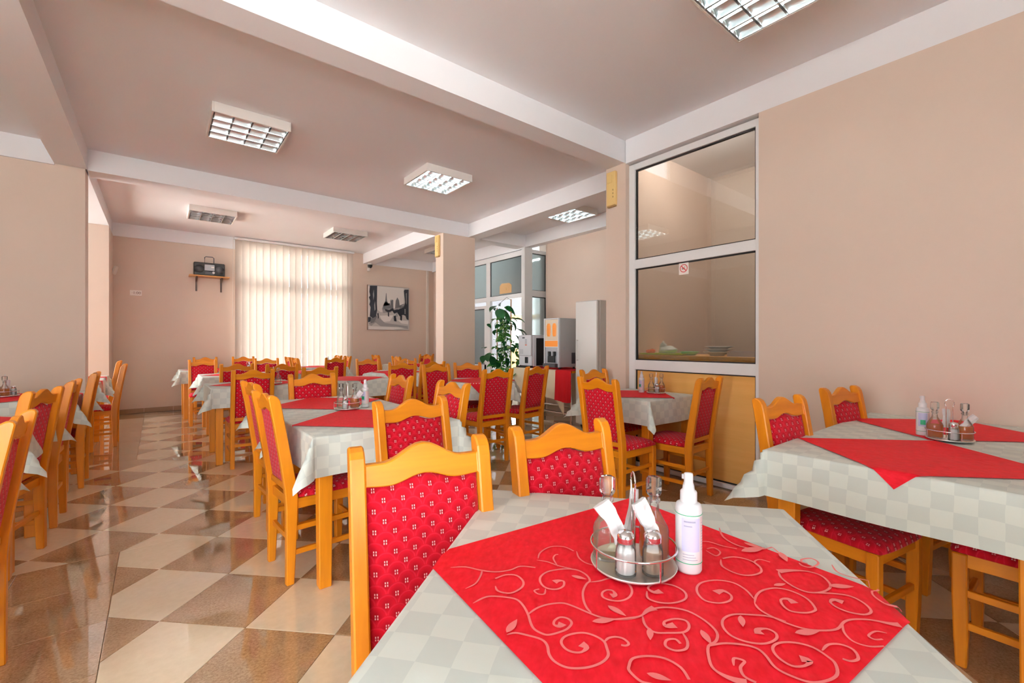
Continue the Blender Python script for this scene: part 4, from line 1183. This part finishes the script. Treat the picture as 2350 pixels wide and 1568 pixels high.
def make_spray(detail):
    o = empty('spray_bottle', '', 'spray bottle')
    B().lathe([(0.0, 0), (0.0225, 0.0), (0.0245, 0.004), (0.0245, 0.122), (0.0225, 0.130), (0.016, 0.134), (0.0, 0.134)], 26, cap=False).build('body', M['plastic_white'], o)
    B().lathe([(0.0157, 0.132), (0.0157, 0.153), (0.0145, 0.155), (0.0115, 0.157), (0.0105, 0.166), (0.0, 0.166)], 20, cap=False).build('pump_collar', M['plastic_white'], o)
    b = B(); b.lathe([(0.0105, 0.165), (0.0085, 0.172), (0.0085, 0.186), (0.0078, 0.189), (0.0, 0.190)], 14, cap=False).box(-0.0045, 0.0045, 0.006, 0.0125, 0.176, 0.185)
    b.build('spray_head', M['plastic_white'], o)
    for z in (0.021, 0.113):
        n = 26
        B().tube([(0.0246 * math.cos(2 * PI * k / n), 0.0246 * math.sin(2 * PI * k / n), z) for k in range(n)], 0.0008, 5, closed=True).build('green_ring', M['green_ring'], o)
    def patch(a0, a1, z0, z1, r, mat, name):
        n = 8; v = []
        for i in range(n + 1):
            a = R(a0 + (a1 - a0) * i / n); v += [(r * math.cos(a), r * math.sin(a), z0), (r * math.cos(a), r * math.sin(a), z1)]
        return B().add(v, [(2 * i, 2 * i + 2, 2 * i + 3, 2 * i + 1) for i in range(n)], True).build(name, M[mat], o, fix=False)
    patch(-170, -88, 0.044, 0.108, 0.02475, 'label', 'label_panel')
    patch(-84, -20, 0.024, 0.110, 0.02475, 'label_pink', 'label_panel')
    if detail:
        b = B()
        def line(a0, a1, z, h=0.0012, r=0.0250):
            n = 5; v = []
            for i in range(n + 1):
                a = R(a0 + (a1 - a0) * i / n); v += [(r * math.cos(a), r * math.sin(a), z), (r * math.cos(a), r * math.sin(a), z + h)]
            b.add(v, [(2 * i, 2 * i + 2, 2 * i + 3, 2 * i + 1) for i in range(n)])
        for k in range(11): line(-78, -44 - (k * 37 % 11), 0.046 + k * 0.0052, 0.0009)
        line(-160, -110, 0.100, 0.003); line(-160, -125, 0.092, 0.002)
        for k in range(3): line(-165, -100 - 8 * k, 0.028 + 0.005 * k, 0.001)
        b.build('fine_print', M['grey_print'], o, fix=False)
    else:
        patch(-150, -105, 0.052, 0.075, 0.0250, 'green_ring', 'green_mark')
    remember(o); return o
def make_napkin(v_):
    """a paper napkin folded to a strip, tucked upright"""
    rnd = random.Random(v_)
    n = 8; b = B(); L = 0.085; vv = []
    for i in range(n + 1):
        t = i / n
        z = L * t
        x = 0.004 * math.sin(3 * t + v_) + 0.006 * (t - 0.2) ** 2 * (1 if v_ % 2 else -1)
        w = 0.012 + 0.005 * t + rnd.uniform(-0.002, 0.002)
        tw = 0.3 * t + 0.2 * v_
        c, s_ = math.cos(tw), math.sin(tw)
        for (p, q) in ((-w, -0.004), (0, -0.0065 - 0.002 * rnd.random()), (w, -0.004), (w, 0.004), (0, 0.0055 + 0.003 * rnd.random()), (-w, 0.004)):
            vv.append((x + p * c - q * s_, p * s_ + q * c, z))
    f = [tuple(range(6))[::-1], tuple(6 * n + k for k in range(6))]
    for i in range(n):
        for k in range(6): f.append((6 * i + k, 6 * i + (k + 1) % 6, 6 * i + 6 + (k + 1) % 6, 6 * i + 6 + k))
    o = b.add(vv, f, False).build('paper_napkin', M['napkin'], None)
    return tag(o, '', 'napkin')
PR = {'caddy': make_caddy(), 'amber': make_bottle('amber'), 'oil': make_bottle('oil'), 'salt': make_shaker('salt'), 'pepper': make_shaker('pepper'),
      'spray': make_spray(True), 'spray2': make_spray(False), 'nap0': make_napkin(0), 'nap1': make_napkin(1)}
seen = set()
GR = {'caddy': 'chrome cruet stands', 'amber': 'amber vinegar bottles', 'oil': 'pale oil bottles', 'salt': 'salt shakers', 'pepper': 'pepper shakers', 'spray': 'white spray bottles', 'spray2': 'white spray bottles', 'nap0': 'paper napkins', 'nap1': 'paper napkins'}
def put(kind, x, y, label, rz=0.0, z=CZ, tilt=0.0):
    o = place_copy(PR[kind], kind not in seen, (x, y, z), R(rz), label, GR[kind]); seen.add(kind)
    if tilt: o.rotation_euler = (0, R(tilt), R(rz))
    return o
def cruet(x, y, where, rz, parts, naps=(), z=CZ, loop=0):
    """a cruet stand turned by rz; local +x points to the right of the stand, -y to its front"""
    a = R(rz); c, s_ = math.cos(a), math.sin(a)
    def w(px, py): return x + px * c - py * s_, y + px * s_ + py * c
    put('caddy', x, y, 'round chrome cruet stand with ring rail ' + where, rz + loop, z)
    NM = {'amber': 'stoppered glass bottle of amber vinegar in the stand ', 'oil': 'stoppered glass bottle of pale oil in the stand ', 'salt': 'ribbed glass salt shaker in the stand ', 'pepper': 'ribbed glass pepper shaker in the stand '}
    for (k, px, py) in parts:
        X, Y = w(px, py); twin = sum(1 for q in parts if q[0] == k) > 1
        put(k, X, Y, ('left-hand ' if px < 0 else 'right-hand ') * twin + NM[k] + where, rz, z)
    for (k, px, py, r_, tl, lab) in naps:
        X, Y = w(px, py); put(k, X, Y, lab, rz + r_, z + 0.052, tl)
cruet(0.744, 0.545, 'on the foreground table', -38.5, [('oil', -0.046, 0.024), ('amber', 0.048, 0.020), ('salt', -0.026, -0.044), ('pepper', 0.026, -0.042)],
      [('nap0', -0.026, -0.008, 0, -26, 'white napkin tucked by the oil bottle of the foreground stand'), ('nap1', 0.040, -0.006, 0, -22, 'white napkin tucked by the vinegar bottle of the foreground stand'),
       ('nap0', 0.002, 0.046, 40, 18, 'crumpled white napkin behind the handle of the foreground stand')])
put('spray', 0.817, 0.468, 'white spray bottle with green rings beside the foreground cruet stand', -10)
cruet(2.842, 0.345, 'on the peach wall tables', -65, [('amber', -0.050, 0.004), ('amber', 0.050, -0.006), ('salt', 0.0, -0.044)],
      [('nap0', -0.006, 0.034, 20, 6, 'white napkin behind the salt of the peach wall stand'), ('nap1', 0.030, -0.004, 0, 42, 'white napkin leaning on the right bottle of the peach wall stand')], loop=80)
put('spray2', 2.895, 0.445, 'white spray bottle with green mark on the peach wall tables', -40)
cruet(1.0, 3.04, 'on the centre tables', -38, [('oil', -0.044, 0.010), ('amber', 0.046, 0.012), ('salt', 0.004, -0.046)],
      [('nap1', 0.036, 0.016, 0, 40, 'white napkin leaning out of the centre tables\' cruet stand')])
put('spray2', 1.13, 3.06, 'white spray bottle on the centre tables', -20)
cruet(3.46, 2.29, 'on the kitchen window table', -52, [('oil', -0.040, 0.012), ('amber', 0.046, 0.012), ('salt', 0.004, -0.046)],
      [('nap0', -0.006, 0.030, 30, 8, 'white napkin in the kitchen window table\'s cruet stand')])
put('spray2', 3.40, 2.40, 'white spray bottle with green mark on the kitchen window table', -52)
cruet(-0.99, 5.50, 'on the left-hand table', 9, [('oil', -0.046, 0.008), ('amber', -0.002, -0.046), ('salt', 0.046, 0.006)],
      [('nap0', 0.004, 0.020, 30, 10, 'white napkin in the left-hand table\'s cruet stand')])
cruet(0.985, 5.40, 'on the left rear table', -20, [('oil', 0.044, 0.010), ('salt', -0.044, -0.006)])
cruet(2.995, 6.33, 'on the slanting table below the painting', -38, [('amber', -0.044, 0.010), ('salt', 0.030, -0.030)])
cruet(1.02, 7.25, 'on the second left rear table', -20, [('oil', -0.030, 0.020), ('pepper', 0.040, -0.010)], [('nap1', 0.02, 0.01, 30, -30, 'white napkin in the stand on the second left rear table')])
cruet(2.62, 8.70, 'on the table before the blind', -25, [('oil', 0.040, 0.010), ('salt', -0.040, -0.010)])
put('spray2', 2.50, 8.68, 'pale spray bottle on the table before the blind', 0)
put('nap1', 3.10, 6.42, 'crumpled white napkin standing on the slanting table below the painting', 20, CZ - 0.012)

# ------------------------------------------------------------------ things behind the kitchen glass
kc = empty('kitchen_counter', 'oak-edged kitchen counter just behind the serving glass', 'counter', (3.735, 0, 0))
B().box(0.0, 0.62, 1.5, 2.73, 1.058, 1.088).build('worktop', M['counter_top'], kc, 0.003)
B().box(0.02, 0.60, 1.5, 2.73, 0.0, 1.058).build('cabinet', M['laminate'], kc)
KZ = 1.0885
tr = empty('lime_tray', 'lime green tray at the left end of the kitchen counter', 'tray', (3.87, 2.45, KZ), R(3))
b = B(); hx, hy = 0.11, 0.235
b.add([(-hx * k, -hy * k, z) for k, z in ((1, 0.014), (0.93, 0.002))] + [(hx * k, -hy * k, z) for k, z in ((1, 0.014), (0.93, 0.002))] + [(hx * k, hy * k, z) for k, z in ((1, 0.014), (0.93, 0.002))] + [(-hx * k, hy * k, z) for k, z in ((1, 0.014), (0.93, 0.002))],
      [(1, 3, 5, 7), (0, 2, 3, 1), (2, 4, 5, 3), (4, 6, 7, 5), (6, 0, 1, 7)])
k = b.build('tray_dish', M['lime'], tr, fix=False)
md = k.modifiers.new('thick', 'SOLIDIFY'); md.thickness = 0.003; md.offset = 1
def blob(name, mat, parent, rx, ry, rz, seed, amp):
    rnd = random.Random(seed); bm = bmesh.new()
    bmesh.ops.create_icosphere(bm, subdivisions=3, radius=1)
    ph = [rnd.uniform(0, 6) for _ in range(6)]
    for v in bm.verts:
        c = v.co; r = 1 + amp * (math.sin(c.x * 5 + ph[0]) + math.sin(c.y * 6 + ph[1]) * math.cos(c.z * 5 + ph[2]) + 0.6 * math.sin(11 * c.x + 9 * c.y + ph[3]))
        v.co = Vector((c.x * rx * r, c.y * ry * r, max(-0.9, c.z) * rz * r + rz * 0.9))
    me = bpy.data.meshes.new(name); bm.to_mesh(me); bm.free(); me.materials.append(M[mat])
    for p in me.polygons: p.use_smooth = True
    return link(name, me, parent)
o = empty('plastic_bag', 'crumpled white plastic bag on the lime tray behind the glass', 'bag', (3.88, 2.44, KZ + 0.008))
blob('bag_body', 'bag', o, 0.07, 0.09, 0.040, 3, 0.10)
blob('bag_handle', 'bag', o, 0.02, 0.035, 0.058, 5, 0.18).location = (0, 0.045, 0.004)
for i, (dy, dx) in enumerate(((0.0, 0), (0.055, 0.02))):
    o = empty('tomato', ('larger' if i == 0 else 'smaller') + ' orange-red tomato at the left end of the kitchen counter', 'tomato', (3.86 + dx, 2.60 + dy, KZ + 0.008))
    b = B(); b.lathe([(0.0, 0.002), (0.022, 0.004), (0.033, 0.020), (0.030, 0.038), (0.016, 0.047), (0.0, 0.044)], 18, cap=False); b.build('fruit', M['tomato'], o).scale = (1 - 0.15 * i,) * 3
    B().lathe([(0.0, 0.044), (0.008, 0.048), (0.002, 0.052)], 6, cap=False).build('calyx', M['leaf_mid'], o).scale = (1 - 0.15 * i,) * 3
o = empty('green_bowl', 'mint green bowl in the middle of the kitchen counter', 'bowl', (3.90, 2.225, KZ))
B().lathe([(0.0, 0.003), (0.05, 0.003), (0.085, 0.030), (0.088, 0.036), (0.084, 0.036), (0.05, 0.008), (0.0, 0.008)], 24, cap=False).build('bowl', M['mint'], o)
bowl = None
for i in range(3):
    if bowl is None:
        bowl = empty('soup_plate', '', 'plate')
        B().lathe([(0.0, 0.0), (0.055, 0.0), (0.06, 0.004), (0.085, 0.022), (0.118, 0.030), (0.118, 0.034), (0.084, 0.027), (0.055, 0.008), (0.0, 0.008)], 28, cap=False).build('plate', M['porcelain'], bowl)
        B().lathe([(0.05, 0.0), (0.052, -0.003), (0.058, -0.003), (0.06, 0.0)], 24, cap=False).build('foot_ring', M['porcelain'], bowl)
        remember(bowl)
    place_copy(bowl, i == 0, (3.92 + 0.004 * i, 1.97 - 0.006 * i, KZ + 0.0035 + 0.024 * i), 0.4 * i, ('lowest', 'middle', 'topmost')[i] + ' of the stacked white soup plates behind the kitchen glass', 'stacked white soup plates')
o = empty('steel_pan', 'shallow grey steel pan at the right end of the kitchen counter', 'pan', (3.90, 1.685, KZ))
b = B(); b.box(-0.10, 0.10, -0.14, 0.14, 0, 0.003).box(-0.10, -0.097, -0.14, 0.14, 0.003, 0.042).box(0.097, 0.10, -0.14, 0.14, 0.003, 0.042).box(-0.097, 0.097, -0.14, -0.137, 0.003, 0.042).box(-0.097, 0.097, 0.137, 0.14, 0.003, 0.042)
b.build('pan', M['steel'], o)
B().box(-0.11, 0.11, -0.15, -0.138, 0.040, 0.044).box(-0.11, 0.11, 0.138, 0.15, 0.040, 0.044).box(-0.11, -0.098, -0.138, 0.138, 0.040, 0.044).box(0.098, 0.11, -0.138, 0.138, 0.040, 0.044).build('rolled_rim', M['steel'], o)

# ------------------------------------------------------------------ passage: buffet table, machines, fridge, plant
bt = empty('buffet_table', 'long buffet table with steel legs in the passage', 'table', (4.98, 5.14, 0))
B().box(-0.30, 0.34, -0.66, 0.66, 0.765, 0.795).build('tabletop', M['pine_y'], bt)
for x in (-0.26, 0.30):
    for y in (-0.60, 0.60): B().tube([(x, y, 0), (x, y, 0.765)], 0.018, 10).build('leg', M['chrome'], bt)
    B().tube([(x, -0.6, 0.15), (x, 0.6, 0.15)], 0.012, 8).build('cross_bar', M['chrome'], bt)
def hung(name, y0, y1, x0, x1, z, drop, hem, mat, lab, fold=0.02):
    """a cloth over a table top whose front part hangs down at x0"""
    b = B(); n = 26; v = []
    for j in range(n + 1):
        y = y0 + (y1 - y0) * j / n
        w = fold * math.sin(j * 0.9) * 0.5 + fold * 0.4 * math.sin(j * 2.1 + 1)
        d = drop + hem(j / n)
        v += [(x1, y, z), ((x0 + x1) / 2, y, z), (x0, y, z), (x0 - 0.012, y, z - 0.012), (x0 - 0.016 + 0.3 * w, y, z - 0.4 * d), (x0 - 0.022 + w, y, z - d)]
    f = []
    for j in range(n):
        for k in range(5): f.append((6 * j + k, 6 * j + k + 1, 6 * j + 6 + k + 1, 6 * j + 6 + k))
    o = b.add(v, f, True).build(name, M[mat], None, fix=False)
    with_uv(o, [(p.co.y, p.co.z + p.co.x) for p in o.data.vertices])
    return tag(o, lab, 'tablecloth')
hung('buffet_cloth', 4.62, 5.82, 4.665, 5.32, 0.7975, 0.40, lambda t: 0.26 * max(0, 1 - t / 0.16) + 0.03 * math.sin(7 * t), 'buffet_cream', 'cream cloth hanging in folds over the front of the buffet table', 0.03)
hung('red_buffet_cloth', 4.47, 4.79, 4.655, 5.32, 0.8005, 0.46, lambda t: 0.01 * math.sin(5 * t), 'red_table', 'plain red cloth hanging over the near end of the buffet table', 0.012)
hung('red_runner', 4.80, 5.82, 4.74, 5.30, 0.8005, 0.004, lambda t: 0, 'red_table', 'red runner lying along the buffet table under the machines', 0.0)
# juice dispenser
jd = empty('juice_dispenser', 'tall grey juice dispenser with glowing orange front on the buffet', 'dispenser', (4.72, 4.80, 0.802))
B().box(0.03, 0.40, 0.0, 0.33, 0.03, 0.78).build('case', M['grey_case'], jd, 0.006)
B().box(0.0, 0.032, 0.0, 0.022, 0.03, 0.78).box(0.0, 0.032, 0.308, 0.33, 0.03, 0.78).box(0.0, 0.032, 0.022, 0.308, 0.76, 0.78).build('front_frame', M['light_case'], jd, 0.003)
B().box(0.012, 0.032, 0.022, 0.308, 0.44, 0.76).build('picture_panel', M['cream_panel'], jd)
for y in (0.09, 0.215):
    k = B(); k.lathe([(0.028, 0), (0.04, 0.03), (0.044, 0.16), (0.030, 0.19), (0.022, 0.2)], 18, cap=True); k.build('juice_picture', M['orange_panel'], jd).matrix_local = Matrix.Translation((0.010, y + 0.012, 0.50)) @ Matrix.Diagonal((0.08, 1, 1, 1))
B().box(0.008, 0.030, 0.022, 0.308, 0.345, 0.435).build('flavour_strip', M['orange_panel'], jd)
B().box(0.006, 0.030, 0.022, 0.308, 0.435, 0.442).box(0.006, 0.030, 0.022, 0.308, 0.335, 0.345).build('strip_edge', M['sign_white'], jd)
nb = B().box(0.020, 0.032, 0.022, 0.308, 0.09, 0.335).build('niche_back', M['silver'], jd)
for y in (0.10, 0.21): B().box(-0.012, 0.022, y - 0.02, y + 0.02, 0.20, 0.27).build('tap', M['black'], nb, 0.004)
B().box(-0.005, 0.02, 0.09, 0.24, 0.10, 0.20).build('cup_rest', M['black'], nb, 0.004)
B().box(-0.05, 0.03, 0.03, 0.30, 0.03, 0.085).build('drip_tray', M['dark_grey'], jd, 0.004)
for x in (0.05, 0.36):
    for y in (0.03, 0.30): B().lathe([(0.02, 0.0), (0.016, 0.03)], 10, (x, y)).build('foot', M['black'], jd)
B().box(0.28, 0.36, -0.003, 0.002, 0.08, 0.25).build('side_vent', M['dark_grey'], jd)
B().box(0.10, 0.14, -0.006, 0.002, 0.30, 0.34).build('side_lock', M['silver'], jd)
# coffee machine
cm = empty('coffee_machine', 'white-fronted coffee machine with black side on the buffet', 'coffee machine', (4.72, 5.43, 0.802))
B().box(0.05, 0.44, 0.0, 0.34, 0.02, 0.53).build('case', M['light_case'], cm, 0.006)
B().box(0.11, 0.42, -0.004, 0.002, 0.03, 0.48).build('side_panel', M['black'], cm)
cd_ = B().box(0.0, 0.055, 0.01, 0.33, 0.19, 0.53).build('front_door', M['light_case'], cm, 0.008)
B().box(0.02, 0.055, 0.01, 0.33, 0.03, 0.19).build('lower_front', M['light_case'], cm, 0.004)
B().box(0.005, 0.05, 0.10, 0.17, 0.07, 0.17).build('spout', M['black'], cm, 0.006)
B().box(-0.003, 0.002, 0.16, 0.22, 0.475, 0.495).build('maker_plate', M['dark_grey'], cd_)
for k in range(5): B().box(-0.004, 0.002, 0.105, 0.15, 0.36 + 0.022 * k, 0.374 + 0.022 * k).build('button', M['silver'] if k else M['tomato'], cd_)
for k in range(4): B().box(-0.003, 0.002, 0.20, 0.29, 0.225 + 0.02 * k, 0.233 + 0.02 * k).build('label_strip', M['silver'], cd_)
B().box(-0.06, 0.06, 0.02, 0.32, 0.0, 0.03).build('drip_tray', M['black'], cm, 0.005)
# fridge
fd = empty('fridge', 'tall white enamel fridge beside the pier in the passage', 'fridge', (4.70, 4.03, 0))
B().box(0.055, 0.62, 0.0, 0.41, 0.03, 1.80).build('cabinet', M['white_gloss'], fd, 0.010)
dr = B().box(0.0, 0.05, 0.0, 0.41, 0.05, 1.795).build('door', M['white_gloss'], fd, 0.012)
B().tube([(-0.03, 0.36, 0.95), (-0.03, 0.36, 1.25)], 0.008, 8).box(-0.03, 0.0, 0.353, 0.367, 0.955, 0.965).box(-0.03, 0.0, 0.353, 0.367, 1.235, 1.245).build('door_handle', M['white_gloss'], dr)
for x in (0.09, 0.57):
    for y in (0.04, 0.37): B().lathe([(0.016, 0), (0.016, 0.03)], 8, (x, y)).build('foot', M['black'], fd)
# plant
pt = empty('potted_climber', 'tall green climbing plant tied to two canes before the porch', 'plant', (4.62, 6.02, 0), 0)
B().lathe([(0.0, 0.0), (0.11, 0.0), (0.115, 0.01), (0.15, 0.24), (0.158, 0.24), (0.158, 0.27), (0.145, 0.27), (0.14, 0.25), (0.0, 0.25)], 24, cap=False).build('pot', M['pot'], pt)
B().lathe([(0.0, 0.252), (0.139, 0.252), (0.139, 0.245)], 20, cap=False).build('soil', M['soil'], pt)
ca1, ca2 = (-0.075, 0.09), (0.085, -0.075)
B().tube([(ca1[0], ca1[1], 0.2), (ca1[0] - 0.005, ca1[1], 1.80)], 0.009, 8).build('cane', M['cane'], pt)
B().tube([(ca2[0], ca2[1], 0.2), (ca2[0] + 0.01, ca2[1], 1.95)], 0.010, 8).build('cane', M['cane'], pt)
B().tube([(ca2[0] + 0.01, ca2[1], 1.93), (0.045, -0.02, 1.98), (0.0, 0.02, 1.93), (-0.06, 0.08, 1.86)], 0.004, 6).build('tie_wire', M['dark_grey'], pt)
rnd = random.Random(11)
for s_ in range(5):
    pth = []
    a0 = rnd.uniform(0, 6.3)
    for i in range(14):
        t = i / 13
        pth.append((0.10 * math.sin(a0 + 5 * t) * (0.5 + 0.5 * t), 0.10 * math.cos(a0 + 4 * t) * (0.5 + 0.5 * t), 0.25 + t * (1.2 + 0.08 * s_)))
    B().tube(pth, 0.005, 6).build('stem', M['stem'], pt)
def leaf_mesh(L, Wd, mat, cup):
    b = B(); n = 8; v = []
    for i in range(n + 1):
        t = i / n; w = Wd * math.sin(PI * t ** 0.75) ** 0.8 if 0 < t < 1 else 0.001
        z = cup * (t - t * t) * 0.9 - 0.25 * cup * t * t
        v += [(L * t, -w, z + cup * 0.18), (L * t, 0, z), (L * t, w, z + cup * 0.18)]
    f = []
    for i in range(n):
        for k in (0, 1): f.append((3 * i + k, 3 * i + k + 1, 3 * i + 3 + k + 1, 3 * i + 3 + k))
    return b.add(v, f, True).mesh('leaf', M[mat], fix=False)
LM = {'big': leaf_mesh(0.20, 0.072, 'leaf_dark', 0.10), 'mid': leaf_mesh(0.10, 0.032, 'leaf_mid', 0.05), 'small': leaf_mesh(0.075, 0.022, 'leaf_light', 0.04), 'smd': leaf_mesh(0.085, 0.030, 'leaf_dark', 0.05)}
# leaves are laid out by side (to the viewer's right = +s), depth and height
rt = Vector((cyw, -sy, 0)); fw = Vector((sy, cyw, 0))
def leaf(kind, s_, d, z, yaw, pitch, roll=0.0, scale=1.0):
    o = link('leaf', LM[kind], pt)
    o.location = rt * s_ + fw * d + Vector((0, 0, z))
    o.rotation_euler = (R(roll), R(pitch), R(yaw)); o.scale = (scale,) * 3
for q in ((-0.05, 0, 1.83, 200, 20, 30, 1.1), (0.0, -0.02, 1.80, 320, 30, -30, 1.1), (-0.08, 0.0, 1.78, 250, 65, 10, 1.25), (-0.01, 0.02, 1.76, 290, 70, -10, 1.2), (0.04, -0.03, 1.82, 340, 40, 20, 1.1), (-0.12, 0.02, 1.82, 190, 25, 0, 1.0),
          (0.02, -0.05, 1.70, 300, 75, 15, 1.0), (0.11, -0.03, 1.58, 300, 60, 0, 1.0), (0.10, 0.02, 1.62, 340, 20, 10, 0.8), (0.18, 0.02, 1.60, 330, 10, 20, 0.9), (0.20, 0.05, 1.45, 320, 40, 0, 1.0), (0.24, 0.03, 1.42, 340, 30, 20, 1.1), (0.19, 0.0, 1.33, 300, 60, 0, 0.9),
          (-0.26, -0.02, 1.02, 230, 40, 30, 1.0), (-0.24, 0.0, 0.98, 270, 65, 0, 1.1), (-0.14, -0.04, 0.92, 260, 70, -20, 1.0), (-0.32, 0.02, 1.10, 210, -10, 0, 0.7), (0.02, -0.06, 0.96, 290, 75, 0, 0.9), (-0.34, 0.0, 0.98, 220, 50, 0, 0.8)):
    leaf('big', *q)
for i in range(210):
    z = rnd.uniform(0.45, 1.62); s_ = rnd.gauss(0.0, 0.07 + 0.03 * (1.6 - z)); d = rnd.gauss(0, 0.06)
    leaf(rnd.choice(('mid', 'mid', 'small', 'small', 'smd')), s_, d, z, rnd.uniform(0, 360), rnd.uniform(-20, 65), rnd.uniform(-40, 40), rnd.uniform(0.9, 1.6))
for i in range(22): leaf(rnd.choice(('mid', 'smd')), 0.24 + rnd.gauss(0, 0.04), rnd.gauss(0, 0.05), rnd.uniform(0.85, 1.2), rnd.uniform(0, 360), rnd.uniform(20, 75), rnd.uniform(-40, 40), rnd.uniform(0.9, 1.4))

# prototypes of anything never placed are not left behind
for k_, o in list(PR.items()):
    if k_ not in seen:
        for ch in list(KIDS.get(o.name, [])): bpy.data.objects.remove(ch)
        bpy.data.objects.remove(o)
